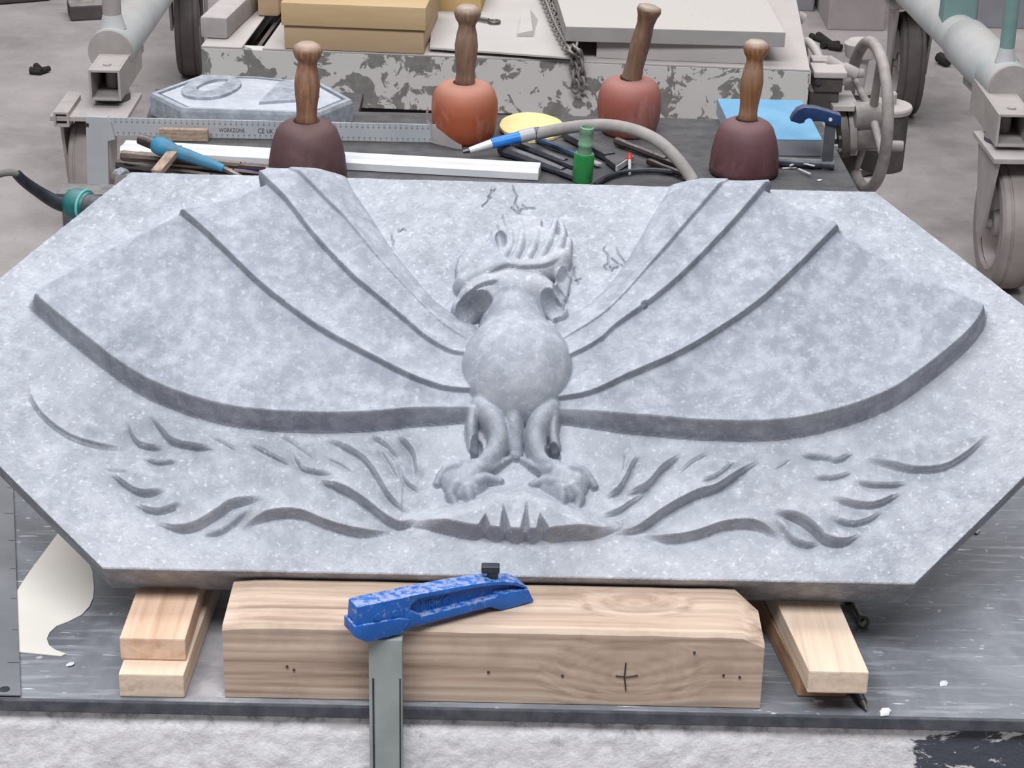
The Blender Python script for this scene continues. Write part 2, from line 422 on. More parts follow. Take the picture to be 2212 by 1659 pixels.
for left, LEG in ((True, LEGL), (False, LEGR)):
    if left:
        capsule([(1040, 862, 30, .030), (1066, 890, 30, .032), (1078, 930, 26, .028), (1066, 968, 24, .024), (1035, 998, 26, .020), (1005, 1018, 30, .017)], LEG)
        capsule([(1022, 880, 16, .026), (1018, 920, 14, .020), (1022, 960, 12, .012)], LEG)
        ellipse(1004, 1040, 52, 44, .019, LEG)
        for q in ([(990, 1000, 16, .020), (962, 1010, 13, .015), (944, 1040, 9, .008)],
                  [(985, 1040, 16, .019), (974, 1062, 13, .015), (984, 1086, 8, .008)],
                  [(1010, 1048, 16, .019), (1014, 1072, 13, .016), (1018, 1096, 8, .008)],
                  [(1034, 1030, 16, .019), (1052, 1026, 13, .015), (1080, 1034, 9, .008)],
                  [(1040, 1004, 16, .020), (1068, 1000, 12, .014), (1098, 988, 8, .007)]): capsule(q, LEG)
        ellipse(1030, 968, 14, 28, .014, LEG, dig=True, hpos=.01)
    else:
        capsule([(1188, 868, 30, .030), (1168, 895, 30, .032), (1158, 930, 26, .028), (1165, 968, 24, .024), (1192, 1000, 26, .020), (1220, 1022, 30, .017)], LEG)
        capsule([(1198, 890, 14, .024), (1196, 930, 12, .018), (1200, 960, 12, .012)], LEG)
        ellipse(1218, 1046, 54, 44, .019, LEG)
        for q in ([(1232, 1004, 16, .020), (1262, 1014, 13, .015), (1284, 1046, 9, .008)],
                  [(1236, 1044, 16, .019), (1252, 1066, 13, .015), (1248, 1094, 8, .008)],
                  [(1214, 1052, 16, .019), (1214, 1078, 13, .016), (1206, 1100, 8, .008)],
                  [(1192, 1034, 16, .019), (1176, 1032, 13, .015), (1150, 1042, 9, .008)],
                  [(1186, 1008, 16, .020), (1160, 1002, 12, .014), (1130, 990, 8, .007)]): capsule(q, LEG)
        ellipse(1194, 978, 18, 20, .016, LEG, dig=True, hpos=.01)
capsule([(1108, 876, 26, .032), (1112, 920, 22, .024), (1114, 975, 16, .010)], TAIL)
# head: hood, brow roll, crest and side lobe
capsule([(1000, 652, 26, .020), (1022, 624, 34, .030), (1060, 604, 42, .035), (1105, 598, 46, .037), (1150, 602, 42, .035), (1188, 628, 32, .030), (1210, 664, 20, .020)], HEAD, 0.4, blend=.010)
capsule([(1005, 600, 28, .022), (1045, 580, 28, .030), (1090, 566, 28, .034), (1130, 570, 28, .034), (1175, 566, 28, .032), (1215, 545, 24, .024)], HEAD, blend=.003)
ellipse(1034, 578, 52, 66, .017, HEAD, 0.35, hpos=.008, rot=-.15)
ellipse(1135, 536, 96, 66, .020, HEAD, 0.45, hpos=.012)
ellipse(1118, 500, 60, 44, .010, HEAD, 0.5, hpos=.006)
for q in ([(1040, 572, 22, .026), (1080, 548, 18, .024), (1094, 515, 14, .018), (1080, 486, 8, .007)],
          [(1080, 560, 20, .030), (1102, 528, 16, .026), (1100, 492, 11, .015), (1090, 462, 6, .004)],
          [(1110, 556, 18, .031), (1124, 522, 15, .026), (1126, 492, 10, .015), (1120, 466, 6, .004)],
          [(1136, 558, 18, .031), (1152, 526, 15, .025), (1160, 496, 10, .014), (1166, 474, 6, .004)],
          [(1162, 560, 18, .030), (1180, 526, 14, .024), (1192, 498, 10, .013), (1200, 474, 6, .004)],
          [(1190, 556, 18, .027), (1208, 526, 14, .021), (1216, 500, 10, .011), (1212, 480, 6, .004)],
          [(1206, 580, 20, .022), (1222, 548, 14, .017), (1228, 515, 9, .009)],
          [(1206, 624, 22, .020), (1222, 590, 14, .013)]): capsule(q, HEAD, 0.4, blend=.006)
ellipse(1024, 672, 42, 24, .026, HEAD, .6, dig=True, hpos=.006, rot=.25)
ellipse(1194, 668, 30, 20, .022, HEAD, .6, dig=True, hpos=.006, rot=-.6)
ellipse(1208, 640, 14, 22, .014, HEAD, .6, dig=True, hpos=.012, rot=.3)
ellipse(1218, 612, 16, 30, .010, HEAD, .6, dig=True, hpos=.010)
ellipse(1082, 520, 12, 26, .012, HEAD, .6, dig=True, hpos=.012, rot=.2)
cut([(1005, 645), (1030, 622), (1080, 612)], .002, .006, hpos=.028, run=.001, lam_d=.005, side=1)
cut([(1040, 592), (1090, 574), (1130, 577), (1180, 570), (1215, 545)], .001, .005, hpos=.032, run=.001, lam_d=.004, side=1)
# natural cracks and pits in the ground by the head
pr = random.Random(12)
def crack(x, y, dx, dy, n, step, wd, dep):
    P = [(x, y)]
    for _ in range(n): P.append((P[-1][0] + dx * step + pr.gauss(0, step * .9), P[-1][1] + dy * step + pr.gauss(0, step * .9)))
    Q = np.array([W(*q) for q in P]); win = window(Q, .003); d, t = dist_line(Q, win); d = abs(d)
    Hf[win] -= dep * np.clip(1 - d / wd, 0, 1) * sstep(np.minimum(t, 1 - t) / .15) * (ID[win] == 0)
for a_ in ((1312, 528, .3, 1, 7, 8), (1330, 530, -.2, 1, 8, 7), (1318, 556, .8, .5, 5, 6), (1340, 570, -.4, .8, 5, 6), (1072, 405, -.4, .7, 6, 6), (1064, 425, -.8, .5, 4, 5), (1106, 396, .05, 1, 6, 8), (1112, 446, 1, .1, 6, 6), (1128, 440, .3, .7, 4, 5), (860, 494, 1, -.15, 4, 6), (846, 505, .3, .6, 4, 5), (1246, 575, .3, 1, 6, 7), (1250, 602, 1, .2, 3, 5)):
    crack(*a_, .0010, .0045)
ellipse(1392, 658, 9, 6, .008, 0, .6, dig=True, hpos=.03, rot=.6)
# notches of the ribbon
for tri in ([(1049, 1110), (1010, 1186), (1074, 1186)], [(1087, 1088), (1073, 1188), (1113, 1188)],
            [(1138, 1082), (1115, 1190), (1148, 1190)], [(1166, 1108), (1149, 1192), (1205, 1188)]):
    P = np.array([W(*tri[0], .024), W(*tri[1], .004), W(*tri[2], .004)]); win = window(P, .004); ins = inside(P, win)
    d1, _ = dist_line(P[[0, 1]], win); d2, _ = dist_line(P[[0, 2]], win)
    cur = Hf[win]; dig_ = np.where(ins, np.minimum(np.minimum(abs(d1), abs(d2)) * 3.2, .026), 0); Hf[win] = np.maximum(cur - dig_, np.minimum(cur, .0005))
# ---- leaf sprays below the wings ---------------------------------
def mound(pts, H, soft, idn, r=None):
    P = pxs(pts + [pts[0]], 0.003, 5)
    win = window(P, .004); ins = inside(P, win); d, _ = dist_line(P, win); d = abs(d)
    h = np.where(ins, H * sstep(d / soft), 0); s = Hf[win]
    m_ = ins & (ID[win] == 0); ID[win][m_] = idn
    s += np.where(ID[win] == idn, h, 0)
mound([(60, 832), (75, 880), (120, 925), (190, 958), (278, 972), (250, 915), (190, 870), (120, 838)], .005, .020, LFL)
mound([(235, 1015), (300, 1075), (340, 1130), (430, 1145), (520, 1100), (580, 1080), (690, 1120), (800, 1150), (860, 1148), (900, 1118), (905, 1040), (880, 965), (820, 945), (700, 955), (600, 960), (470, 930), (330, 900), (290, 915), (330, 970)], .006, .035, LFL)
mound([(1861, 994), (1918, 1006), (1980, 1017), (2042, 1010), (2096, 977), (2137, 938), (2080, 925), (1960, 930), (1890, 960)], .005, .020, LFR)
mound([(1312, 1150), (1300, 1070), (1330, 990), (1400, 970), (1540, 965), (1700, 970), (1850, 975), (1960, 1045), (1950, 1070), (1905, 1110), (1860, 1150), (1790, 1170), (1700, 1120), (1620, 1118), (1500, 1150), (1380, 1156)], .006, .035, LFR)
LS = LFL
for pts, up, dn in (
    ([(57, 820), (70, 868), (100, 908), (150, 944), (210, 964), (280, 971)], .0035, .002),
    ([(277, 905), (284, 938), (305, 960), (360, 966)], .003, .005), ([(322, 890), (350, 930), (383, 958), (475, 973)], .003, .006),
    ([(460, 942), (486, 958), (516, 976)], .002, .0035), ([(535, 954), (579, 979), (640, 1010)], .002, .004),
    ([(308, 986), (344, 999), (388, 996)], .002, .005), ([(225, 1010), (250, 1016), (282, 1018)], .001, .002),
    ([(236, 1018), (275, 1050), (311, 1065), (362, 1060)], .003, .005), ([(290, 1086), (325, 1102), (362, 1102), (396, 1088)], .003, .005),
    ([(330, 1126), (380, 1141), (423, 1136), (470, 1110), (506, 1088), (583, 1076)], .004, .005),
    ([(427, 1152), (470, 1146), (506, 1124), (540, 1090)], .002, .005),
    ([(505, 1152), (550, 1127), (597, 1112), (651, 1113), (705, 1134), (760, 1149), (800, 1152), (864, 1146)], .007, .004),
    ([(680, 1040), (745, 1063), (791, 1091), (835, 1123), (870, 1135), (910, 1119)], .005, .006), ([(630, 968), (645, 1000), (662, 1019), (728, 1030)], .002, .004),
    ([(690, 1030), (715, 1060), (735, 1085)], .001, .002), ([(690, 950), (730, 958), (782, 990), (813, 1031), (839, 1075), (867, 1101), (900, 1110)], .003, .005),
    ([(796, 940), (832, 961), (854, 984), (872, 992)], .003, .004), ([(855, 937), (889, 972), (897, 1003), (903, 1040)], .004, .006),
    ([(820, 964), (845, 1006), (868, 1045)], .002, .004), ([(867, 1002), (877, 1041), (910, 1064)], .002, .004),
    ([(600, 935), (640, 960), (690, 1000)], .001, .002), ([(700, 985), (740, 1005), (770, 1030)], .001, .003)):
    cut(pts, up * 1.9, dn * 2.1, idn=LFL, side=1, run=.0024, taper=.26)
for pts, up, dn in (
    ([(1855, 990), (1918, 1004), (1980, 1016), (2042, 1009), (2096, 976), (2140, 934)], .0035, .003),
    ([(1722, 982), (1787, 988), (1807, 994), (1848, 975)], .002, .005), ([(1752, 1034), (1795, 1036), (1844, 1021)], .002, .004),
    ([(1842, 1039), (1885, 1050), (1964, 1042)], .002, .005), ([(1786, 1074), (1836, 1091), (1890, 1091), (1956, 1059)], .003, .004),
    ([(1786, 1120), (1836, 1131), (1877, 1121), (1912, 1096)], .002, .004),
    ([(1664, 1104), (1720, 1116), (1753, 1136), (1787, 1165), (1828, 1168), (1864, 1150)], .004, .007),
    ([(1680, 1116), (1708, 1157), (1737, 1172), (1778, 1171)], .003, .006),
    ([(1372, 1151), (1444, 1165), (1506, 1156), (1564, 1137), (1622, 1134), (1663, 1151), (1704, 1174)], .007, .004),
    ([(1312, 1150), (1374, 1145), (1436, 1108), (1498, 1075), (1547, 1058), (1597, 1025), (1655, 988)], .005, .006),
    ([(1506, 1048), (1547, 1034), (1588, 996)], .002, .004), ([(1340, 1076), (1395, 1055), (1432, 1013), (1477, 980)], .004, .006),
    ([(1295, 1118), (1341, 1103), (1382, 1074), (1402, 1050)], .003, .004), ([(1304, 1080), (1341, 1054), (1366, 1004), (1384, 980)], .004, .006),
    ([(1462, 1028), (1498, 996), (1535, 977)], .002, .003), ([(1668, 1016), (1690, 1004), (1708, 988)], .001, .003),
    ([(1340, 1040), (1345, 1010), (1350, 975)], .002, .003)):
    cut(pts, up * 1.9, dn * 2.1, idn=LFR, side=1, run=.0024, taper=.26)
# tooling: the ground is rougher than the dressed wings
amp = np.where(ID == 0, 1.0, 0.45)
Hf += amp * (0.0009 * vnoise(.030, 1) + 0.0007 * vnoise(.009, 2) + 0.0005 * vnoise(.0035, 4) + 0.0004 * vnoise(.0018, 5))
# the arrises of the slab are slightly chipped
Hf[0, :] -= 0.0006 + 0.0012 * rng.random(NU); Hf[:, 0] -= 0.0008 * rng.random(NV); Hf[:, -1] -= 0.0008 * rng.random(NV)

P3 = SO[None, None, :] + U[..., None] * SU + Vv[..., None] * SV + Hf[..., None] * SN
gu = np.gradient(P3, axis=1); gv = np.gradient(P3, axis=0)
N3 = np.cross(gu, gv); N3 /= np.linalg.norm(N3, axis=2, keepdims=True) + 1e-12
faceID = ID[:-1, :-1]
idx = np.arange(NV * NU).reshape(NV, NU)
quads = np.stack([idx[:-1, :-1], idx[:-1, 1:], idx[1:, 1:], idx[1:, :-1]], -1)
PF = P3.reshape(-1, 3); NF = N3.reshape(-1, 3)
def patch(name, ids, m, parent):
    q = quads[np.isin(faceID, ids)]
    if len(q) == 0: return None
    vs_, inv = np.unique(q.ravel(), return_inverse=True); n = len(q)
    me = bpy.data.meshes.new(name); me.vertices.add(len(vs_)); me.vertices.foreach_set('co', PF[vs_].astype(np.float32).ravel())
    me.loops.add(n * 4); me.loops.foreach_set('vertex_index', inv.astype(np.int32).ravel())
    me.polygons.add(n); me.polygons.foreach_set('loop_start', np.arange(0, n * 4, 4, dtype=np.int32))
    me.polygons.foreach_set('use_smooth', np.ones(n, bool)); me.update(calc_edges=True)
    me.normals_split_custom_set_from_vertices(NF[vs_])
    return link(name, me, m, parent)
def stone_mat(name, c_lo, c_hi, speck, bump):
    t = NT(name)
    big = t.noise(9, 5, 0.6, 0.6); mid = t.noise(60, 5, 0.65); fine = t.noise(420, 3, 0.7)
    col = t.ramp(big, [(0.30, c_lo), (0.68, c_hi)])
    col = t.mix(t.ramp(mid, [(0.42, (0, 0, 0, 1)), (0.75, (0.55, 0.55, 0.55, 1))]), col, (206, 209, 217))
    # pale crystals and fossil flecks of the limestone
    fl = t.ramp(t.noise(190, 3, 0.6), [(0.58, (0, 0, 0, 1)), (0.72, (speck, speck, speck, 1))])
    col = t.mix(fl, col, (226, 228, 234))
    dk = t.ramp(t.noise(230, 3, 0.7), [(0.26, (0.5, 0.5, 0.5, 1)), (0.40, (0, 0, 0, 1))])
    col = t.mix(dk, col, (128, 132, 144))
    t.bump(t.math('ADD', fine, t.math('MULTIPLY', mid, 1.5)), bump, 0.0012)
    return t.done(col, 0.86, 0, 0.22)
M_GROUND = stone_mat('limestone_tooled', (150, 154, 163), (178, 181, 189), 0.55, 0.45)
M_WING = stone_mat('limestone_dressed', (134, 139, 149), (159, 163, 173), 0.30, 0.22)
M_CARVED = stone_mat('limestone_carved', (146, 150, 159), (174, 177, 185), 0.5, 0.4)
M_SAWN = stone_mat('limestone_sawn', (132, 134, 140), (156, 158, 164), 0.2, 0.2)
panel = thing('carved_stone_panel', 'large octagonal grey stone panel carved with a spread-winged eagle, tilted on boards', 'carved panel', SO - SN * THICK)
PI = Matrix.Translation(-panel.location)
def sub(o):
    if o is not None: o.matrix_parent_inverse = PI
    return o
sub(patch('slab', [0], M_GROUND, panel))
# sawn edges and back of the slab
ring = list(idx[0, :-1]) + list(idx[:-1, -1]) + list(idx[-1, :0:-1]) + list(idx[:0:-1, 0])
n = len(ring); topv = PF[ring]; uvn = np.stack([(topv - SO) @ SU, (topv - SO) @ SV], 1)
botv = SO[None] + uvn[:, :1] * SU + uvn[:, 1:] * SV - SN * THICK
midv = SO[None] + uvn[:, :1] * SU + uvn[:, 1:] * SV - SN * 0.006
me = bpy.data.meshes.new('slab_edge')
vv = np.concatenate([topv, midv, botv]); fc = []
for i in range(n):
    j = (i + 1) % n
    fc.append((j, i, n + i, n + j)); fc.append((n + j, n + i, 2 * n + i, 2 * n + j))
fc.append(tuple(range(3 * n - 1, 2 * n - 1, -1)))
me.from_pydata([tuple(map(float, q)) for q in vv], [], [tuple(map(int, q)) for q in fc])
sub(link('slab_edge', me, M_SAWN, panel))
for ids in ((1, 2, 3, 4, 5), (6, 7, 8, 9, 10)):
    wg = sub(patch('wing', [ids[0]], M_WING, panel))
    for k in ids[1:]:
        patch('feather', [k], M_WING, wg)
for nm, k in (('eagle_body', BODY), ('eagle_head', HEAD), ('leg', LEGL), ('leg', LEGR), ('tail', TAIL),
              ('leaf_spray', LFL), ('leaf_spray', LFR), ('ribbon', RIB)):
    sub(patch(nm, [k], {HEAD: M_GROUND, LFL: M_CARVED, LFR: M_CARVED, RIB: M_CARVED}.get(k, M_WING), panel))
# ------------------------------------------------------------------ floor of the hall
def floor_mat():
    t = NT('dusty_concrete')
    a = t.noise(1.3, 5, 0.6, 0.4); b = t.noise(9, 5, 0.6); c = t.noise(70, 4, 0.6)
    col = t.ramp(a, [(0.32, (140, 134, 135)), (0.66, (172, 165, 165))])
    col = t.mix(t.ramp(b, [(0.40, (0, 0, 0, 1)), (0.72, (0.45, 0.45, 0.45, 1))]), col, (188, 181, 180))
    col = t.mix(t.ramp(c, [(0.28, (0.5, 0.5, 0.5, 1)), (0.40, (0, 0, 0, 1))]), col, (116, 111, 111))
    st = t.ramp(t.noise(16, 3, 0.5), [(0.70, (0, 0, 0, 1)), (0.76, (0.55, 0.55, 0.55, 1))])
    col = t.mix(st, col, (104, 98, 98))
    t.bump(c, 0.15, 0.002)
    return t.done(col, 0.9, 0, 0.2)
bm = BM()
g = [-9, -4, 0, 4, 9]
vv = [[bm.verts.new((x, y, 0)) for x in g] for y in (-4, 0, 4, 8, 16)]
for i in range(4):
    for j in range(4): bm.faces.new((vv[i][j], vv[i][j + 1], vv[i + 1][j + 1], vv[i + 1][j]))
struct(obj('floor', bm, floor_mat()))

# ------------------------------------------------------------------ work bench in front
BZ = 0.70
def bench_top_mat():
    t = NT('scratched_steel')
    col = t.ramp(t.noise(6, 6, 0.65, 0.8), [(0.30, (96, 98, 104)), (0.52, (124, 127, 134)), (0.75, (156, 158, 165))])
    sc1 = t.ramp(t.noise(14, 3, 0.55, 0.2, t.mapping((1.0, 9, 1), (0, 0, 0.15))), [(0.54, (0, 0, 0, 1)), (0.70, (0.65, 0.65, 0.65, 1))])
    col = t.mix(sc1, col, (160, 162, 168))
    sc2 = t.ramp(t.noise(20, 2, 0.5, 0.5, t.mapping((1.6, 13, 1), (0, 0, -0.1), (3, 1, 0))), [(0.68, (0, 0, 0, 1)), (0.72, (0.8, 0.8, 0.8, 1))])
    col = t.mix(sc2, col, (205, 206, 210))
    chp = t.ramp(t.noise(70, 2, 0.5), [(0.68, (0, 0, 0, 1)), (0.75, (0.7, 0.7, 0.7, 1))])
    col = t.mix(chp, col, (200, 200, 204))
    # heap of stone dust between the boards
    x = t.axis(0)
    dm = t.ramp(t.math('ADD', t.math('MULTIPLY', t.math('ABSOLUTE', t.math('ADD', x, 0.275)), 14.0), t.math('MULTIPLY', t.noise(22, 4, 0.6), 0.5)), [(0.35, (1, 1, 1, 1)), (0.95, (0, 0, 0, 1))])
    du = t.math('MULTIPLY', dm, t.ramp(t.noise(30, 5, 0.6), [(0.3, (0.25, 0.25, 0.25, 1)), (0.6, (0.85, 0.85, 0.85, 1))]))
    col = t.mix(du, col, (176, 172, 175))
    t.bump(t.noise(180, 4, 0.6), 0.1, 0.001)
    return t.done(col, 0.65, 0.0, 0.3)
def plaster_mat():
    t = NT('caked_plaster')
    col = t.ramp(t.noise(26, 6, 0.65, 0.6), [(0.30, (214, 213, 216)), (0.55, (234, 232, 234)), (0.8, (244, 243, 245))])
    dk = t.noise(11, 6, 0.72, 0.7, t.mapping((0.55, 1, 1.7)))
    x = t.axis(0)
    thr = t.math('ADD', dk, t.math('MULTIPLY', t.math('MAXIMUM', t.math('SUBTRACT', x, 0.24), 0.0), 0.95))
    bare = t.ramp(thr, [(0.655, (0, 0, 0, 1)), (0.685, (1, 1, 1, 1))])
    z = t.axis(2)
    rim = t.math('ADD', t.math('MULTIPLY', t.math('SUBTRACT', z, 0.676), 45.0), t.math('MULTIPLY', t.math('SUBTRACT', t.noise(55, 5, 0.65), 0.5), 3.2), True)
    bare = t.math('MAXIMUM', bare, rim, True)
    col = t.mix(bare, col, (84, 88, 97))
    lum = t.ramp(t.noise(75, 6, 0.7, 1.0), [(0.40, (0, 0, 0, 1)), (0.62, (0.8, 0.8, 0.8, 1))]); col = t.mix(t.math('MULTIPLY', lum, t.math('SUBTRACT', 1.0, bare)), col, (250, 249, 250))
    pit = t.ramp(t.noise(48, 5, 0.7, 0.6), [(0.31, (0.45, 0.45, 0.45, 1)), (0.37, (0, 0, 0, 1))]); col = t.mix(pit, col, (150, 150, 154))
    t.bump(t.noise(110, 7, 0.7), 0.6, 0.004)
    return t.done(col, 0.9, 0, 0.15)
bench = thing('work_bench', 'dark scratched work bench with plaster-caked front rail under the carved panel', 'workbench', (0, 2.0, 0))
M_BT = bench_top_mat(); M_DKSTEEL = plain('dark_bench_frame', (74, 76, 82), (98, 98, 102), 30, 0.6, 0.2, dust=0.4)
bm = BM(); box(bm, (0, 2.022, BZ - 0.005), (1.62, 0.766, 0.010)); part('bench_top', bm, M_BT, bench, bev=0.001)
bm = BM(); box(bm, (0, 1.637, BZ - .0065), (1.62, .004, .012)); part('edge_strip', bm, plain('dark_edge', (70, 73, 80), (96, 98, 104), 50, .7, 0, .2, .3, lo=.4, hi=.7), bench, bev=.001)
# caked front rail, lumpy
nx, nz = 420, 60; bm = BM(); r_ = np.random.default_rng(11)
def vn(x, z, s, sd):
    T = np.random.default_rng(sd).random((200, 200)); a = x / s + 60; b = z / s + 20
    i = np.floor(a).astype(int); j = np.floor(b).astype(int); fx = sstep(a - i); fz = sstep(b - j); i %= 199; j %= 199
    return (T[j, i] * (1 - fx) + T[j, i + 1] * fx) * (1 - fz) + (T[j + 1, i] * (1 - fx) + T[j + 1, i + 1] * fx) * fz
X, Z = np.meshgrid(np.linspace(-0.8, 0.8, nx), np.linspace(0.42, 0.686, nz))
D = 0.004 * vn(X, Z, .050, 1) + 0.0022 * vn(X, Z, .016, 2) + 0.0022 * vn(X, Z, .0055, 3)
D *= np.clip((0.5 - X) / 0.35, 0.15, 1) * np.clip((0.688 - Z) / 0.02, 0.0, 1)
me = bpy.data.meshes.new('front_rail')
pts = [(float(X[j, i]), float(1.643 - D[j, i]), float(Z[j, i])) for j in range(nz) for i in range(nx)]
fcs = [(j * nx + i, j * nx + i + 1, (j + 1) * nx + i + 1, (j + 1) * nx + i) for j in range(nz - 1) for i in range(nx - 1)]
b0 = len(pts)
for x, y, z in ((-0.8, 1.70, .42), (0.8, 1.70, .42), (0.8, 1.70, .686), (-0.8, 1.70, .686)): pts.append((x, y, z))
fcs += [(b0 + 1, b0, b0 + 3, b0 + 2), tuple(range(0, nx))[::-1] + (b0, b0 + 1), tuple((nz - 1) * nx + i for i in range(nx)) + (b0 + 2, b0 + 3),
        tuple(j * nx for j in range(nz)) + (b0 + 3, b0), tuple((nz - 1 - j) * nx + nx - 1 for j in range(nz)) + (b0 + 1, b0 + 2)]
me.from_pydata(pts, [], fcs); me.polygons.foreach_set('use_smooth', [True] * len(me.polygons)); me.set_sharp_from_angle(angle=1.2)
o = link('front_rail', me, plaster_mat(), bench); o.matrix_parent_inverse = Matrix.Translation(-bench.location)
rp_ = SO + SV * .34 - SN * (THICK + .002)
for sx in (-.3, .3):
    bm = BM(); box(bm, (sx, rp_[1] + .028, (BZ + rp_[2]) / 2 - .013), (.05, .05, rp_[2] - BZ - .026)); part('panel_rest', bm, M_DKSTEEL, bench, bev=.003)
bm = BM(); box(bm, (0, rp_[1] + .028, rp_[2] - .026), (.70, .05, .05)); part('panel_rest', bm, M_DKSTEEL, bench, bev=.003)
bm = BM(); box(bm, (0, 2.38, 0.64), (1.6, 0.05, 0.09)); part('back_rail', bm, M_DKSTEEL, bench)
for sx in (-0.74, 0.74):
    for y in (1.73, 2.36):
        bm = BM(); box(bm, (sx, y, 0.343), (0.07, 0.07, 0.686)); part('leg', bm, M_DKSTEEL, bench, bev=0.004)

# ------------------------------------------------------------------ timbers under and in front of the panel
def wood(name, c1, c2, c3, axis=0, scale=1.0, knots=(), rough=0.75, ring=1.0, dirt=None):
    t = NT(name)
    s = [95 * scale] * 3; s[axis] = 3.4 * scale
    src = t.co
    kmask = None
    for (kx, ky, kz, kr, amt) in knots:
        d = t.n('ShaderNodeVectorMath', operation='DISTANCE'); d.inputs[1].default_value = (kx, ky, kz); t.l(t.mapping((0.55 if axis == 0 else 1, 1, 1), loc=(kx * 0.45 if axis == 0 else 0, 0, 0)), d.inputs[0])
        k = t.ramp(d.outputs['Value'], [(0.0, (1, 1, 1, 1)), (kr, (0, 0, 0, 1))])
        kmask = (k, d.outputs['Value']) if kmask is None else (t.math('MAXIMUM', kmask[0], k), t.math('MINIMUM', kmask[1], d.outputs['Value']))
    v = t.mapping(tuple(s))
    if kmask:
        add = t.n('ShaderNodeVectorMath', operation='ADD'); cmb = t.n('ShaderNodeCombineXYZ')
        kv = t.math('MULTIPLY', kmask[0], 2.2)
        for q in range(3): t.l(kv, cmb.inputs[q])
        t.l(v, add.inputs[0]); t.l(cmb.outputs[0], add.inputs[1]); v = add.outputs[0]
    g1 = t.noise(1.0, 6, 0.6, 0.9, v); g2 = t.noise(0.25, 3, 0.5, 1.2, v)
    wv = t.n('ShaderNodeTexWave', wave_type='BANDS', bands_direction='Z' if axis != 2 else 'X'); wv.inputs['Scale'].default_value = 0.30 * ring
    wv.inputs['Distortion'].default_value = 5.0; wv.inputs['Detail'].default_value = 3; t.l(v, wv.inputs['Vector'])
    col = t.ramp(t.math('ADD', t.math('MULTIPLY', g1, 0.86), t.math('MULTIPLY', wv.outputs['Fac'], 0.15 * ring)), [(0.27, c3), (0.50, c2), (0.73, c1)])
    col = t.mix(t.ramp(g2, [(0.35, (0, 0, 0, 1)), (0.75, (0.55, 0.55, 0.55, 1))]), col, c1)
    if kmask:
        rg = t.math('SINE', t.math('MULTIPLY', kmask[1], 900.0))
        kc = t.mix(t.math('ADD', t.math('MULTIPLY', rg, 0.16), 0.25, True), c2, c3)
        col = t.mix(t.math('MULTIPLY', t.ramp(kmask[0], [(0.15, (0, 0, 0, 1)), (0.75, (1, 1, 1, 1))]), 0.5), col, kc)
    if dirt: col = t.mix(t.ramp(t.noise(14, 5, 0.65), [(0.5, (0, 0, 0, 1)), (0.75, (0.6, 0.6, 0.6, 1))]), col, dirt)
    t.bump(t.math('ADD', g1, t.math('MULTIPLY', wv.outputs['Fac'], 0.5)), 0.22, 0.0015)
    return t.done(col, rough, 0, 0.25)
TZ = aty(1100, 1361, 1.646)[2]
M_TIMBER = wood('weathered_timber', (208, 188, 171), (184, 161, 144), (130, 106, 92), 0, 1.0,
                knots=[tuple(aty(1350, 1462, 1.646)) + (0.045, 1), tuple(atz(1372, 1302, TZ)) + (0.032, 1)], dirt=(150, 128, 114))
x0, x1 = atz(487, 1503, BZ)[0], atz(1640, 1525, BZ)[0]
bm = BM()
# cross-sections along the length: slightly uneven arrises, right end worn away at the top
secs = []
r_ = random.Random(5)
for k in range(25):
    f = k / 24; x = x0 + (x1 - x0) * f
    tz = TZ - 0.0006 * r_.random() - (0.003 * math.exp(-(f / .02)) ) - 0.010 * max(0, (f - 0.972) / 0.028) ** 1.5
    fy = 1.646 + 0.0004 * r_.random(); by = 1.7320 - 0.022 * max(0, (f - 0.965) / 0.035)
    c = 0.0032 + 0.0008 * r_.random()
    secs.append([(x, fy, BZ + .001), (x, fy, tz - c), (x, fy + c, tz), (x, by - .002, tz), (x, by, tz - .002), (x, by, BZ + .001)])
rows = [[bm.verts.new(p) for p in s] for s in secs]
for a, b in zip(rows, rows[1:]):
    for i in range(6): bm.faces.new((a[i], a[(i + 1) % 6], b[(i + 1) % 6], b[i]))
bm.faces.new(rows[0]); bm.faces.new(rows[-1][::-1])
timber = thing('stop_timber', 'thick weathered timber lying along the front edge, clamped before the carved panel', 'timber', ((x0 + x1) / 2, 1.69, BZ))
part('beam', bm, M_TIMBER, timber, smooth=True, angle=30)
# drying crack through the knot and nail holes
M_CRACK = plain('dark_crack', (44, 34, 30), (60, 46, 40), 80)
bm = BM(); c = aty(1350, 1462, 1.6455)
for pa, pb, wd in (((1352, 1432), (1349, 1462), .0011), ((1349, 1462), (1352, 1492), .0011), ((1330, 1460), (1349, 1462), .0005), ((1352, 1463), (1378, 1459), .0004)):
    bar(bm, aty(*pa, 1.6455), aty(*pb, 1.6455), wd, .001, (0, 1, 0))
part('knot_crack', bm, M_CRACK, timber)
for q in ((1215, 1460), (1500, 1410), (1563, 1459), (1598, 1463), (620, 1440), (635, 1447), (1055, 1452)):
    bm = BM(); cyl(bm, aty(*q, 1.6452), aty(*q, 1.6475), .0013, n=8); part('nail_hole', bm, M_CRACK, timber)

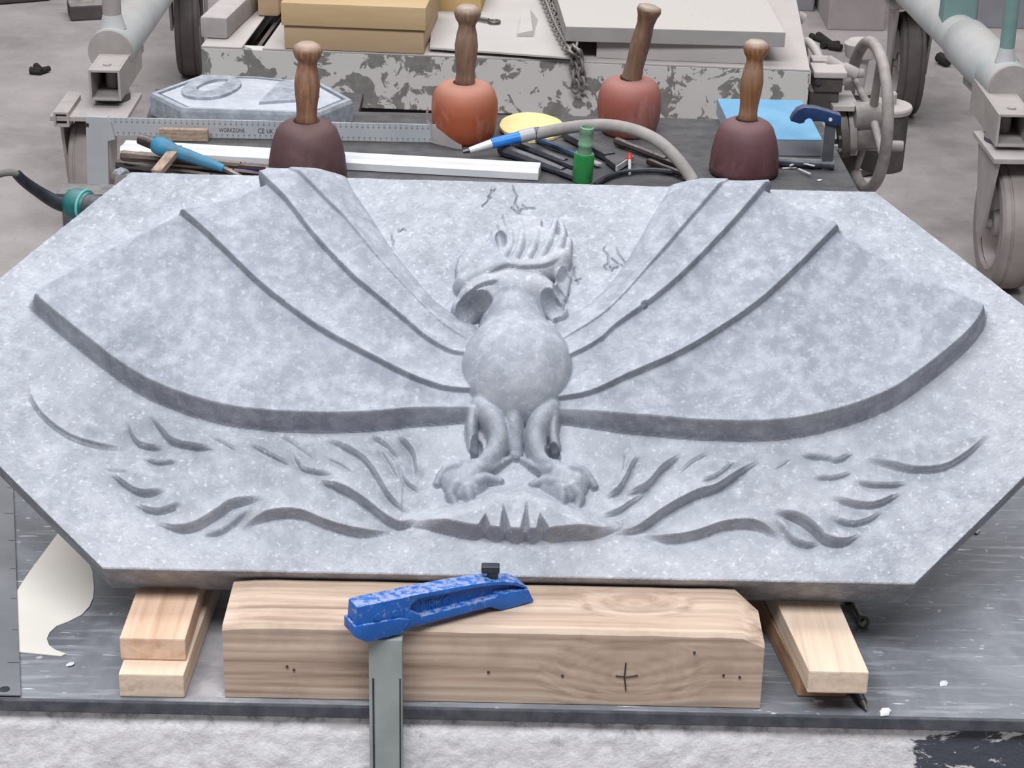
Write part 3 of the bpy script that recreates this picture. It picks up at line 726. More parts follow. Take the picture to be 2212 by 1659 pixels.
M_PINE = wood('fresh_pine', (228, 200, 178), (218, 186, 162), (192, 154, 130), 1, 1.0, ring=0.5)
M_PINE2 = wood('pale_pine', (224, 206, 188), (216, 194, 174), (196, 170, 150), 1, 1.2, ring=0.7)
M_PINE3 = wood('brown_pine', (196, 160, 130), (178, 140, 110), (140, 104, 80), 1, 1.0, ring=0.7)
YS = 1.643; ztop = (SO - SN * THICK)[2] - .0008; print('slab foot', SO - SN * THICK); zm = aty(320, 1457, YS)[2]
def board(name, quad_front, quad_back, z0, z1, m, label, group=None):
    """board given by front x0,x1,y and back x0,x1,y"""
    bm = BM(); (a0, a1, ay), (c0, c1, cy) = quad_front, quad_back
    prism(bm, [(a0, ay), (a1, ay), (c1, cy), (c0, cy)], z0, z1)
    o = obj(name, bm, m, bev=0.0016); return tag(o, label, 'board', group)
xl0, xl1 = aty(248, 1385, YS)[0], aty(390, 1385, YS)[0]
board('support_board', (xl0 - .001, xl1, 1.667), (xl0 + .002, xl1 + .002, 2.0), zm + .0005, ztop, M_PINE, 'orange-tinted pine board, upper of the two stacked under the left of the panel')
board('support_board', (xl0 + .001, xl1 + .001, YS), (xl0 + .006, xl1 + .014, 2.0), BZ + .0005, zm, M_PINE2, 'pale pine board, lower of the two stacked under the left of the panel')
YR = 1.664; zb = aty(1800, 1499, YR)[2]; zt = aty(1800, 1449, YR)[2]
print('right board', zb, zt, 'left', zm)
zb = zm
YR = CAM[1] + (atz(1800, 1499, zb))[1]; xr0, xr1 = aty(1744, 1490, YR)[0], aty(1874, 1490, YR)[0]
xb0 = atz(1672, 1290, ztop)[0]; xb1 = atz(1808, 1290, ztop)[0]; yb = atz(1740, 1290, ztop)[1]
k = (1.98 - YR) / (yb - YR)
board('support_board', (xr0, xr1, YR), (xr0 + (xb0 - xr0) * k, xr1 + (xb1 - xr1) * k, 1.98), zb + .0005, ztop, M_PINE2, 'light pine board with a square-cut end, upper one under the right of the panel')
board('support_board', (xr0 - .003, xr1 - .012, 1.668), (xr0 + (xb0 - xr0) * k - .008, xr1 + (xb1 - xr1) * k - .012, 1.98), BZ + .0005, zb - .0005, M_PINE3, 'brown pine board mostly hidden below the light board at the right')

# ------------------------------------------------------------------ blue clamp in front
M_BLUE = plain('chipped_blue_enamel', (20, 92, 176), (12, 74, 150), 55, 0.45, 0.0, 0.5, 0.25, dust=0.45)
def blue_enamel():
    t = NT('chipped_blue_paint')
    col = t.ramp(t.noise(40, 5, 0.6), [(0.3, (16, 84, 168)), (0.7, (30, 106, 190))])
    up = t.math('MAXIMUM', t.normz(), 0.0)
    wear = t.ramp(t.math('ADD', t.noise(160, 5, 0.7), t.math('MULTIPLY', up, 0.16)), [(0.60, (0, 0, 0, 1)), (0.70, (0.8, 0.8, 0.8, 1))])
    col = t.mix(wear, col, (150, 158, 186))
    rust = t.ramp(t.noise(60, 6, 0.7, 0.4), [(0.66, (0, 0, 0, 1)), (0.74, (0.85, 0.85, 0.85, 1))])
    col = t.mix(rust, col, (92, 66, 70))
    t.bump(t.noise(300, 4, 0.6), 0.2, 0.001)
    return t.done(col, 0.42, 0.0, 0.5)
M_BLUE = blue_enamel()
M_BARSTEEL = plain('grey_steel_bar', (158, 166, 163), (142, 150, 148), 22, 0.5, 0.05, 0.4, 0.1)
M_BLACK = plain('black_metal', (38, 42, 50), (60, 64, 72), 60, 0.4, 0.3, 0.5)
YC = 1.617
clamp = thing('bar_clamp', 'blue bar clamp with grey steel bar holding the thick timber to the bench', 'clamp', (aty(830, 1600, YC)[0], YC, 0.40))
xa, xb = aty(795, 1500, YC - .006)[0], aty(868, 1500, YC - .006)[0]
xa2, xb2 = aty(800, 1650, YC - .006)[0], aty(868, 1650, YC - .006)[0]
bm = BM(); box(bm, ((xa + xb) / 2, YC + .010, 0.578), (xb - xa, 0.010, 0.406)); part('bar', bm, M_BARSTEEL, clamp, bev=0.0012)
bm = BM(); box(bm, (xa + .004, YC + .0048, 0.57), (0.0016, 0.001, 0.34)); box(bm, (xb - .0022, YC + .0048, 0.57), (0.0012, 0.001, 0.34)); part('bar_groove', bm, M_BLACK, clamp)
tip = atz(1082, 1317, TZ + .001); JL = np.array([aty(766, 1375, YC - .010)[0], YC - .010])
e = np.array([tip[0], tip[1]]) - JL; e /= np.linalg.norm(e); tn = np.array([-e[1], e[0]])
def onjaw(x, y, off=0.0):
    d = ray(x, y); n3 = np.array([tn[0], tn[1], 0]); P0 = np.array([JL[0] + tn[0] * off, JL[1] + tn[1] * off, 0])
    P = CAM + d * (((P0 - CAM) @ n3) / (d @ n3)); return ((P[:2] - JL) @ e, P[2])
JM = Matrix(((e[0], 0, tn[0], JL[0]), (e[1], 0, tn[1], JL[1]), (0, 1, 0, 0), (0, 0, 0, 1)))   # (s, z, t) -> room
def jp(pts): return [onjaw(*q) for q in pts]
TJ = 0.019
bm = BM()
whole_top = [(772, 1313), (800, 1306), (850, 1296), (899, 1285), (979, 1270), (1038, 1260), (1085, 1256), (1118, 1258), (1138, 1267), (1152, 1296)]
prism(bm, jp([(x_, y_ + 4) for x_, y_ in whole_top[:-1]] + [(1149, 1294), (1148, 1298), (1082, 1318), (1058, 1311), (959, 1336), (913, 1347), (867, 1366), (790, 1384), (766, 1374), (770, 1345)]), TJ * 0.36, TJ * 0.64, JM)   # web
prism(bm, jp([(772, 1313), (800, 1306), (850, 1296), (893, 1287), (885, 1322), (912, 1346), (867, 1366), (790, 1384), (766, 1374), (770, 1345)]), 0, TJ, JM)      # head block
prism(bm, jp([(880, 1289), (899, 1285), (979, 1270), (1038, 1260), (1085, 1256), (1118, 1258), (1138, 1267), (1146, 1282), (1132, 1270), (1110, 1265), (1080, 1264), (1038, 1268), (979, 1280), (905, 1294), (888, 1308)]), 0, TJ, JM)
prism(bm, jp([(872, 1312), (911, 1331), (1070, 1290), (1074, 1284), (1140, 1272), (1152, 1296), (1150, 1300), (1082, 1318), (1058, 1311), (959, 1336), (913, 1348), (874, 1352)]), -0.001, TJ, JM)
prism(bm, jp([(764, 1352), (860, 1334), (885, 1336), (867, 1366), (790, 1385), (764, 1374)]), -0.0025, TJ + .002, JM)
jaw = part('jaw', bm, M_BLUE, clamp, bev=0.0012, seg=2, smooth=True, angle=35)
s0, z0_ = onjaw(906, 1324, TJ * .36); s1, z1_ = onjaw(958, 1312, TJ * .36); ang = math.atan2(z1_ - z0_, s1 - s0)
TM = JM @ Matrix.Translation((s0, z0_, TJ * 0.36)) @ Matrix.Rotation(ang, 4, 'Z') @ Matrix.Diagonal((0.8, 1.15, -1, 1))
lt = link('lettering', text_mesh('URKO', 0.0145, 0.0009, TM), M_BLUE, jaw)
bm = BM()
for q in ((816, 1333), (854, 1325)):
    s_, z_ = onjaw(*q); c_ = JM @ Vector((s_, z_, -.001)); c2 = JM @ Vector((s_, z_, .002)); cyl(bm, c_, c2, .0036, .0036, 14)
part('rivet', bm, M_BLUE, clamp)
s_, z_ = onjaw(1064, 1248, TJ * .5); b_ = JM @ Vector((s_, z_ - .002, TJ * .5))
bm = BM(); cyl(bm, b_, b_ + Vector((0, 0, .009)), .0055, n=6); box(bm, b_ + Vector((-.002, 0, .012)), (.017, .010, .007))
part('bolt', bm, M_BLACK, clamp, bev=.0015)
# sliding arm below the bench edge
bm = BM(); box(bm, ((xa + xb) / 2 + .01, YC + .035, 0.392), (0.03, 0.12, 0.028)); part('sliding_arm', bm, M_BLUE, clamp, bev=.004)

# ------------------------------------------------------------------ small things on the bench
M_CARD = plain('cream_card', (222, 217, 210), (214, 208, 202), 6, 0.8, 0, 0.2, 0.02)
tp = [(128, 1148), (165, 1185), (193, 1218), (200, 1235), (203, 1268), (201, 1292), (193, 1310), (176, 1328), (150, 1341), (122, 1352), (107, 1366), (101, 1380), (106, 1394), (118, 1403), (142, 1412), (132, 1417), (80, 1412), (30, 1407), (28, 1290), (60, 1240)]
bm = BM(); prism(bm, [tuple(atz(x, y, BZ + .0012)[:2]) for x, y in tp], BZ + .0004, BZ + .0014)
tag(obj('curved_template', bm, M_CARD), 'cream card template with a curved cut-out lying on the bench at the left', 'template')
M_RULE = plain('grey_steel_rule', (128, 130, 135), (114, 116, 122), 14, 0.5, 0.15, 0.4, 0.05)
a, b = atz(45, 1502, BZ + .003), atz(28, 1040, BZ + .003)
rule = thing('steel_rule', 'long grey steel rule lying on the bench at the left edge', 'ruler', (a[0] - .014, a[1], BZ))
bm = BM(); prism(bm, [(a[0], a[1]), (b[0], b[1]), (b[0] - .034, b[1]), (a[0] - .034, a[1])], BZ + .0016, BZ + .0036); part('blade', bm, M_RULE, rule, bev=.0004)
bm = BM(); c = atz(10, 1489, BZ + .0036); cyl(bm, (c[0], c[1], BZ + .0030), (c[0], c[1], BZ + .0040), .005, n=18); part('hanging_hole', bm, M_BLACK, rule)
bm = BM()
for i in range(9):
    y = a[1] + .055 + i * .060; xx = a[0] + (b[0] - a[0]) * (y - a[1]) / (b[1] - a[1]); ln = .006 if i % 5 else .011
    box(bm, (xx - ln / 2 - .0005, y, BZ + .0037), (ln, .0006, .0002))
part('graduation', bm, M_BLACK, rule)['kind'] = 'stuff'
# eye bolt with nut
M_GALV = plain('dull_zinc', (122, 118, 116), (84, 80, 78), 60, 0.4, 0.7, 0.5, 0.2, dust=.2)
p0, p1 = atz(1832, 1280, BZ + .009), atz(1862, 1338, BZ + .006)
eb = thing('eye_bolt', 'small zinc bolt with a hex nut lying beside the light board at the right', 'bolt', (p0[0], p0[1], BZ))
d_ = (V3(p1) - V3(p0)); d_.normalize()
bm = BM(); cyl(bm, V3(p0) - d_ * .02, p1, .0030, n=12); part('rod', bm, M_GALV, eb)
bm = BM(); lathe(bm, [(.0035, 0), (.0085, 0), (.0085, .007), (.0035, .007)], 6, frame_of(V3(p0) + d_ * .004, p1), cap=False); part('hex_nut', bm, M_GALV, eb)
bm = BM(); torus(bm, .0052, .0018, 20, 8, Matrix.Translation(V3(p1) + d_ * .004) @ Matrix.Rotation(1.2, 4, 'X')); part('eye', bm, M_GALV, eb, smooth=True)
# pencil stub
pa, pb = atz(1850, 1492, BZ + .006), atz(1872, 1535, BZ + .002)
pen = thing('marker_stub', 'black tapered marker tip poking out beneath the light board at the right', 'marker', (pa[0], pa[1], BZ))
pm = V3(pa) + (V3(pb) - V3(pa)) * .62
bm = BM(); cyl(bm, V3(pa) - (V3(pb) - V3(pa)) * .5, pm, .0052, .0046, 14); part('barrel', bm, M_BLACK, pen, smooth=True)
bm = BM(); cyl(bm, pm, pb, .0040, .0008, 12); part('tip', bm, M_GALV, pen, smooth=True)
M_CHIP = plain('white_stone_chip', (220, 219, 222), (200, 200, 206), 40, 0.8)
def chip(p, s, label, rot=0.3, flat=.4, grp=None, m=None):
    bm = BM(); bmesh.ops.create_icosphere(bm, subdivisions=1, radius=1)
    rr = random.Random(int(p[0] * 1e4) + 7)
    for v in bm.verts:
        k = 0.75 + 0.5 * rr.random(); v.co = Vector((v.co.x * s * k * 1.5, v.co.y * s * k, v.co.z * s * k * flat))
    lowest = min(v.co.z for v in bm.verts)
    o = obj('stone_chip', bm, m or M_CHIP); o.location = (p[0], p[1], p[2] - lowest); o.rotation_euler = (0, 0, rot)
    return tag(o, label, 'stone chip', grp)
for (x, y, s, lb) in ((2038, 1478, .0045, 'white stone chip on the bench right of the light board'), (1912, 1540, .0050, 'white stone chip by the bench edge near the marker tip'),
                      (2106, 1150, .0050, 'pale stone chip on the bench beside the panel corner at the right'), (152, 1438, .0035, 'tiny white chip below the cream template')):
    chip(atz(x, y, BZ), s, lb, 0.9)
# ------------------------------------------------------------------ low tool table behind the panel
TT = 0.70
M_TT = plain('black_rubber_top', (50, 52, 57), (74, 75, 80), 16, 0.7, 0, 0.3, 0.12, dust=0.14, stretch=(0.4, 2, 1), lo=0.4, hi=0.75)
txl, txr, tyf, tyb = atz(262, 318, TT)[0], atz(1850, 400, TT)[0], 3.085, 3.60
ttab = thing('tool_table', 'black tool table behind the carved panel covered with mallets and chisels', 'table', ((txl + txr) / 2, 3.33, 0))
bm = BM(); prism(bm, [(txl + .04, tyf), (txr, tyf + .05), (txr - .012, 3.515), (atz(775, 240, TT)[0], 3.515), (atz(775, 240, TT)[0], tyb + .03), (txl, tyb + .03)], TT - .016, TT); part('table_top', bm, M_TT, ttab, bev=.002)
bm = BM(); box(bm, ((txl + txr) / 2 + .01, 3.36, TT - .045), (txr - txl - .10, .28, .055)); part('table_frame', bm, M_DKSTEEL, ttab)
for x in (txl + .09, txr - .09):
    for y in (tyf + .12, 3.46):
        bm = BM(); box(bm, (x, y, .335), (.045, .045, .67)); part('leg', bm, M_DKSTEEL, ttab, bev=.003)
# bracket that carries the grinder at the left end
ra, rb = atz(122, 414, TT - .02), atz(330, 416, TT - .02)
bm = BM(); box(bm, ((ra[0] + rb[0]) / 2 + .06, ra[1] + .02, TT - .032), (rb[0] - ra[0] + .12, .05, .022)); part('end_bracket', bm, M_DKSTEEL, ttab, bev=.002)
bm = BM(); box(bm, (ra[0] + .016, ra[1] + .02, (TT - .043) / 2), (.022, .03, TT - .043)); part('leg', bm, M_DKSTEEL, ttab, bev=.002)

# ------------------------------------------------------------------ mallets
def dusty(name, c1, c2, scale=28, dustc=(206, 190, 184), amt=0.55, rough=0.6):
    t = NT(name)
    col = t.ramp(t.noise(scale, 5, 0.6), [(0.3, c1), (0.7, c2)])
    rub = t.ramp(t.noise(scale * .7, 6, 0.7, 0.5, t.mapping((1, 1, .6), loc=(2, 5, 1))), [(0.50, (0, 0, 0, 1)), (0.72, (amt, amt, amt, 1))])
    up = t.math('MULTIPLY', t.math('MAXIMUM', t.normz(), 0.0), 0.5)
    col = t.mix(t.math('MAXIMUM', rub, up), col, dustc)
    t.bump(t.noise(220, 3, 0.6), 0.08, 0.001)
    return t.done(col, rough, 0, 0.35)
def hwood(name, c1, c2, c3, dustc=None):
    t = NT(name); v = t.mapping((90, 90, 9))
    g = t.noise(1, 5, 0.6, 1.5, v)
    col = t.ramp(g, [(0.3, c3), (0.52, c2), (0.75, c1)])
    up = t.math('MULTIPLY', t.math('MAXIMUM', t.normz(), 0.0), 0.8)
    col = t.mix(up, col, dustc or (182, 166, 152))
    kb = t.math('MULTIPLY', t.math('GREATER_THAN', t.axis(2), 0.232), 0.55)
    col = t.mix(kb, col, dustc or (168, 148, 132))
    t.bump(g, 0.12, 0.001)
    return t.done(col, 0.45, 0, 0.4)
HP = {'bell': [(.055, 0), (.0600, .004), (.0605, .014), (.0580, .040), (.0530, .064), (.0465, .082), (.040, .090), (.030, .0955), (.021, .097)],
      'barrel': [(.043, 0), (.048, .005), (.0535, .025), (.0560, .048), (.0550, .068), (.050, .084), (.042, .093), (.032, .097), (.021, .0975)]}
def handle_prof(L, style):
    k = {'ball': [(.0175, 0), (.0180, .01), (.0155, .12), (.0160, .22), (.0185, .38), (.0195, .50), (.0170, .64), (.0140, .74), (.0150, .78), (.0195, .83), (.0225, .90), (.0205, .96), (.0120, 1.0)],
         'flare': [(.0185, 0), (.0180, .05), (.0160, .20), (.0165, .36), (.0175, .50), (.0160, .66), (.0150, .76), (.0175, .86), (.0215, .93), (.0200, .98), (.0130, 1.0)]}[style]
    return [(r, .092 + z * L) for r, z in k]
def mallet(px, py, shape, style, L, lean, rz, mh, mw, scale, label):
    p = atz(px, py, TT)
    t = thing('stone_mallet', label, 'mallet', (p[0], p[1], TT + .0005), (0, 0, rz), group='round mallets standing on the tool table')
    bm = BM(); lathe(bm, HP[shape], 40); bmesh.ops.scale(bm, vec=(scale, scale, scale), verts=bm.verts); obj('head', bm, mh, t, smooth=True, angle=60)
    LM = Matrix.Translation((0, 0, .09)) @ Matrix.Rotation(lean, 4, 'Y') @ Matrix.Translation((0, 0, -.09))
    bm = BM(); lathe(bm, handle_prof(L, style), 24, Matrix.Scale(scale, 4) @ LM); obj('handle', bm, mw, t, smooth=True, angle=60)
    bm = BM(); torus(bm, .019, .0016, 24, 6, Matrix.Scale(scale, 4) @ LM @ Matrix.Translation((0, 0, .0965))); obj('collar', bm, M_CRACK, t, smooth=True)
    return t
mallet(665, 393, 'bell', 'ball', .126, 0.035, 0, dusty('plum_brown_rubber', (92, 66, 68), (72, 48, 52), 22, (130, 104, 104), .45),
       hwood('brown_ash', (172, 132, 104), (140, 100, 78), (104, 70, 54)), 1.03, 'plum-brown mallet with a ball-ended handle standing before the octagonal number stone')
mallet(1003, 300, 'barrel', 'ball', .136, 0.028, 0.4, dusty('orange_rubber', (170, 90, 60), (156, 78, 52), 16, (206, 170, 156), .6),
       hwood('grey_brown_ash', (150, 122, 104), (128, 100, 84), (98, 74, 62)), 1.0, 'bright orange mallet with a ball-ended wooden handle')
mallet(1357, 286, 'barrel', 'flare', .138, 0.205, 0.0, dusty('red_brown_rubber', (156, 84, 72), (140, 84, 78), 18, (178, 140, 134), .7),
       hwood('dark_ash', (136, 104, 84), (112, 82, 66), (86, 60, 48)), 0.97, 'dusty red-brown mallet whose flared handle leans to the right')
mallet(1606, 374, 'bell', 'ball', .142, 0.105, 0.9, dusty('dark_maroon_rubber', (98, 62, 66), (76, 46, 52), 20, (150, 122, 124), .5),
       hwood('amber_ash', (160, 118, 84), (136, 94, 64), (106, 70, 48), (190, 178, 168)), 0.93, 'dark maroon mallet with a grey-knobbed handle beside the blue foam block')

# ------------------------------------------------------------------ small octagonal stone with carved numerals
zt = TT + .040
octp = [(323, 201), (391, 234), (690, 244), (762, 215), (698, 180), (556, 165), (435, 161)]
P = [atz(x, y, zt)[:2] for x, y in octp]; cen = np.mean(P, axis=0)
M_NUM = stone_mat('blue_limestone', (132, 138, 148), (156, 162, 172), 0.3, 0.25)
M_NUMLT = stone_mat('blue_limestone_pale', (166, 171, 181), (186, 190, 199), 0.3, 0.25)
num = thing('number_stone', 'small octagonal blue-grey stone with a carved numeral nought on the tool table', 'carved stone', (cen[0], cen[1], TT))
def scaled(k): return [tuple(cen + (np.array(q) - cen) * k) for q in P]
bm = BM(); prism(bm, scaled(1), TT + .001, zt - .006); part('block', bm, M_NUM, num, bev=.001)
bm = BM()
o_, i_ = scaled(1), scaled(.93); n_ = len(P)
for za, zb_, A, B in ((zt - .006, zt, o_, i_),):
    va = [bm.verts.new((q[0], q[1], za)) for q in A]; vt = [bm.verts.new((cen[0] + (q[0] - cen[0]) * .985, cen[1] + (q[1] - cen[1]) * .985, zb_)) for q in A]
    vi = [bm.verts.new((q[0], q[1], zb_)) for q in B]; vd = [bm.verts.new((q[0], q[1], za)) for q in B]
    for i in range(n_):
        j = (i + 1) % n_
        bm.faces.new((va[i], va[j], vt[j], vt[i])); bm.faces.new((vt[i], vt[j], vi[j], vi[i])); bm.faces.new((vi[i], vi[j], vd[j], vd[i])); bm.faces.new((vd[i], vd[j], va[j], va[i]))
part('border', bm, M_NUM, num)
bm = BM(); prism(bm, scaled(.885), zt - .006, zt - .001); part('field', bm, M_NUMLT, num, bev=.001)
def ringpts(pts, n=28): 
    q = spline([atz(x, y, zt + .003)[:2] for x, y in pts + [pts[0]]], 8); return q[np.linspace(0, len(q) - 2, n).astype(int)]
out = ringpts([(392, 193), (397, 205), (425, 211), (465, 210), (500, 199), (520, 184), (516, 171), (490, 164), (450, 164), (412, 176)])
inn = ringpts([(424, 190), (428, 196), (446, 197), (466, 192), (484, 182), (493, 174), (486, 171), (468, 172), (448, 177), (432, 184)])
bm = BM(); n_ = len(out)
L_ = [[bm.verts.new((q[0], q[1], z)) for q in A] for A, z in ((out, zt - .002), (out, zt + .004), (inn, zt + .004), (inn, zt - .002))]
for a in range(4):
    A, B = L_[a], L_[(a + 1) % 4]
    for i in range(n_): bm.faces.new((A[i], A[(i + 1) % n_], B[(i + 1) % n_], B[i]))
part('numeral', bm, M_NUM, num)
bm = BM(); prism(bm, [tuple(atz(x, y, zt + .003)[:2]) for x, y in ((602, 178), (652, 170), (690, 206), (672, 214), (560, 221))], zt - .002, zt + .004); part('numeral', bm, M_NUM, num)

# ------------------------------------------------------------------ try square and straight edge
M_ALU = plain('brushed_aluminium', (182, 184, 188), (170, 173, 178), 12, 0.4, 0.05, 0.5, 0.03)
M_ALUB = plain('bright_aluminium', (232, 234, 238), (216, 219, 224), 10, 0.35, 0.15, 0.5, 0.02)
M_INK = plain('black_print', (44, 46, 52), (54, 56, 62), 40, 0.6)
YQ = 3.342
sq = thing('try_square', 'large aluminium try square with printed scales resting on the tool table', 'try square', (aty(200, 300, YQ)[0], YQ, aty(600, 305, YQ)[2]))
def onq(x, y, Y=YQ): q = aty(x, y, Y); return (q[0], q[2])
QM = Matrix(((1, 0, 0, 0), (0, 0, 1, 0), (0, 1, 0, 0), (0, 0, 0, 1)))   # (x, z, y) -> room
A0, A1 = onq(232, 254), onq(966, 270); B0, B1 = onq(232, 300), onq(966, 316)
zlow = TT + .001
bm = BM(); prism(bm, [A0, A1, (B1[0], max(B1[1], zlow)), (B0[0], max(B0[1], zlow))], YQ, YQ + .003, QM); part('blade', bm, M_ALU, sq, bev=.0004)
bm = BM(); prism(bm, [onq(186, 250), onq(232, 252), onq(240, 262), onq(250, 300), onq(234, 304), onq(236, 408), onq(190, 408)], YQ - .004, YQ + .008, QM); part('handle', bm, M_ALU, sq, bev=.001)
bm = BM(); q = onq(189, 268); box(bm, (q[0], YQ - .0045, q[1]), (.0055, .002, .0055)); q = onq(192, 268); part('hanging_hole', bm, M_INK, sq)
bm = BM()                                                # printed scales along both edges of the blade
for k in range(62):
    f = k / 61; x = A0[0] + .004 + (A1[0] - A0[0] - .008) * f
    zt_ = A0[1] + (A1[1] - A0[1]) * f; zb_ = max(B0[1] + (B1[1] - B0[1]) * f, zlow)
    box(bm, (x, YQ - .0002, zt_ - .0022), (.0007, .0004, .0036)); box(bm, (x + .003, YQ - .0002, zb_ + .0020), (.0007, .0004, .0030))
    box(bm, (x, YQ - .0002, zt_ - .0068), (.0030, .0003, .0026)); box(bm, (x + .003, YQ - .0002, zb_ + .0062), (.0026, .0003, .0022))
o = part('printed_scale', bm, plain('grey_print', (122, 126, 132), (132, 136, 142), 40, .6), sq); o['kind'] = 'stuff'
bl = sq.children[0]
for body, px, py, size in (('WORKZONE', 473, 285, .0098), ('CE', 557, 288, .0125), ('UK', 576, 288, .0105)):
    q = onq(px, py, YQ - .0003); dz = (A1[1] - A0[1]) / (A1[0] - A0[0])
    TM = Matrix(((1, 0, 0, q[0]), (0, 0, 1, YQ - .0002), (0, 1, 0, q[1]), (0, 0, 0, 1))) @ Matrix.Rotation(math.atan(dz), 4, 'Z') @ Matrix.Diagonal((0.75, 1, 1, 1))
    link('lettering', text_mesh(body, size, .0001, TM), M_INK, bl)
a, b = atz(266, 310, TT + .018), atz(1166, 359, TT + .018)
bm = BM()
Mx = frame_of((a[0], a[1], TT + .001), (b[0], b[1], TT + .001)); L = (V3(b) - V3(a)).length
poly = [(-.021, 0), (.021, 0), (.021, .012), (.016, .018), (.004, .0165), (-.004, .0165), (-.016, .018), (-.021, .012)]
prism(bm, poly, 0, L, Mx)
tag(obj('straight_edge', bm, M_ALUB, bev=.0008), 'long bright aluminium straightedge lying behind the plum-brown mallet', 'straightedge')

# ------------------------------------------------------------------ chisels and oddments, left
M_BRN = plain('rusty_chisel_steel', (108, 90, 82), (76, 62, 58), 60, 0.5, 0.4, 0.4, 0.2, dust=.35, stretch=(.3, 1, 1))
M_BRN2 = plain('dark_chisel_steel', (72, 62, 60), (56, 48, 48), 60, 0.45, 0.4, 0.4, 0.2, dust=.3)
def rod(name, a, b, z0, z1, r0, r1, m, label, cat, n=8, grp=None, tip=None):
    A, B = atz(a[0], a[1], z0), atz(b[0], b[1], z1)
    t = thing(name, label, cat, ((A[0] + B[0]) / 2, (A[1] + B[1]) / 2, TT), group=grp); d = (V3(B) - V3(A))
    bm = BM(); lathe(bm, [(r0 * .8, 0), (r0, .004), (r0 * .98, .02), (r0 * .8, .03), ((r0 + r1) / 2, d.length * .5), (r1, d.length * .8)], n, frame_of(A, B)); part('shank', bm, m, t, smooth=True, angle=35)
    bm = BM(); e_ = V3(A) + d * .79
    bar(bm, e_, B, r1 * 2.4, r1 * 0.9); part('blade', bm, tip or m, t, bev=.0005)
    return t
rod('stone_chisel', (262, 336), (585, 362), TT + .032, TT + .026, .0095, .006, M_BRN, 'rusty brown chisel, topmost of the bundle left of the plum-brown mallet', 'chisel', grp='chisels in the left bundle')
rod('stone_chisel', (254, 356), (505, 390), TT + .011, TT + .010, .0105, .007, M_BRN2, 'dark thick-headed chisel, nearest of the bundle at the left', 'chisel', grp='chisels in the left bundle')
rod('stone_chisel', (300, 338), (588, 362), TT + .011, TT + .010, .009, .006, M_BRN, 'brown chisel lying along the straightedge at the left', 'chisel', grp='chisels in the left bundle')
rod('stone_chisel', (282, 346), (560, 376), TT + .010, TT + .009, .008, .006, M_BRN, 'brown chisel low in the middle of the left bundle', 'chisel', grp='chisels in the left bundle')
M_BLUEH = plain('worn_blue_lacquer', (56, 140, 178), (74, 110, 134), 34, .5, 0, .4, .2, lo=.35, hi=.7)
A, B = atz(342, 314, TT + .058), atz(484, 364, TT + .036); d = V3(B) - V3(A); L = d.length
t = thing('blue_handled_tool', 'tapered tool with worn blue handle lying across the brown chisels', 'tool', (A[0], A[1], TT))
bm = BM(); lathe(bm, [(.006, -.012), (.013, -.006), (.0155, .006), (.0135, .020), (.010, .030), (.0105, .05), (.009, L * .7), (.006, L)], 20, frame_of(A, B)); part('handle', bm, M_BLUEH, t, smooth=True)
bm = BM(); cyl(bm, V3(A) - d.normalized() * .034, V3(A) - d.normalized() * .008, .0085, .010, 16); part('pommel', bm, M_BRN2, t, smooth=True)
bm = BM(); cyl(bm, B, V3(B) + d.normalized() * .06 - Vector((0, 0, .008)), .005, .003, 10); part('shaft', bm, M_GALV, t, smooth=True)
M_OLDW = wood('old_grey_wood', (178, 160, 142), (156, 136, 120), (122, 102, 90), 1, 1.5)
bm = BM(); bar(bm, atz(384, 318, TT + .056), atz(338, 374, TT + .036), .017, .010); tag(obj('wood_wedge', bm, M_OLDW, bev=.001), 'greyish wooden wedge laid across the blue-handled tool', 'wedge')
bm = BM(); a, b = aty(345, 296, 3.325), aty(450, 302, 3.325); box(bm, ((a[0] + b[0]) / 2, 3.327, TT + .011), (b[0] - a[0], .012, .020)); tag(obj('wood_strip', bm, M_OLDW, bev=.001), 'thin wooden strip standing against the try square blade', 'wood strip')
A, B = atz(498, 357, TT + .012), atz(600, 374, TT + .012); d = V3(B) - V3(A)
t = thing('marker_pen', 'dark blue marker pen with a pale tip beside the plum-brown mallet', 'marker', (A[0], A[1], TT))
bm = BM(); cyl(bm, A, B, .0065, .0065, 14); part('barrel', bm, plain('navy_plastic', (34, 44, 140), (28, 36, 120), 30, .35, 0, .5, 0), t, smooth=True)
bm = BM(); cyl(bm, V3(A) - d.normalized() * .020, A, .0028, .0055, 12); part('tip', bm, M_CHIP, t, smooth=True)
for (x, y, s, lb) in ((262, 378, .010, 'grey rubble lump at the left end of the tool table'), (284, 384, .008, 'small grey rubble bit next to the chisel bundle')):
    chip(atz(x, y, TT), s, lb, .4, .6, m=M_NUM)

# ------------------------------------------------------------------ oddments, middle
M_DKT = plain('blue_black_steel', (62, 66, 74), (84, 88, 97), 50, .5, .4, .4, .2, dust=.25)
CG = 'dark chisels in the middle of the tool table'
rod('stone_chisel', (1082, 320), (1252, 384), TT + .012, TT + .008, .0115, .0075, M_DKT, 'dark steel chisel with a broad head pointing at the green bottle', 'chisel', grp=CG)
rod('stone_chisel', (1112, 308), (1250, 362), TT + .012, TT + .008, .0095, .0070, M_DKT, 'dark steel chisel just behind the broad-headed one', 'chisel', grp=CG)
rod('stone_chisel', (1160, 300), (1296, 356), TT + .008, TT + .006, .0060, .0045, plain('blue_steel', (52, 76, 104), (70, 92, 116), 40, .45, .3), 'thin bluish chisel with a bright tip behind the green bottle', 'chisel', grp=CG, tip=M_ALU)
t = thing('flat_chisel', 'dark flat chisel flaring to a wide pale edge before the red-brown mallet', 'chisel', atz(1290, 320, TT), group=CG)
A, B, C_ = [np.array(atz(x, y, TT + .010)) for x, y in ((1222, 288), (1318, 338), (1350, 352))]
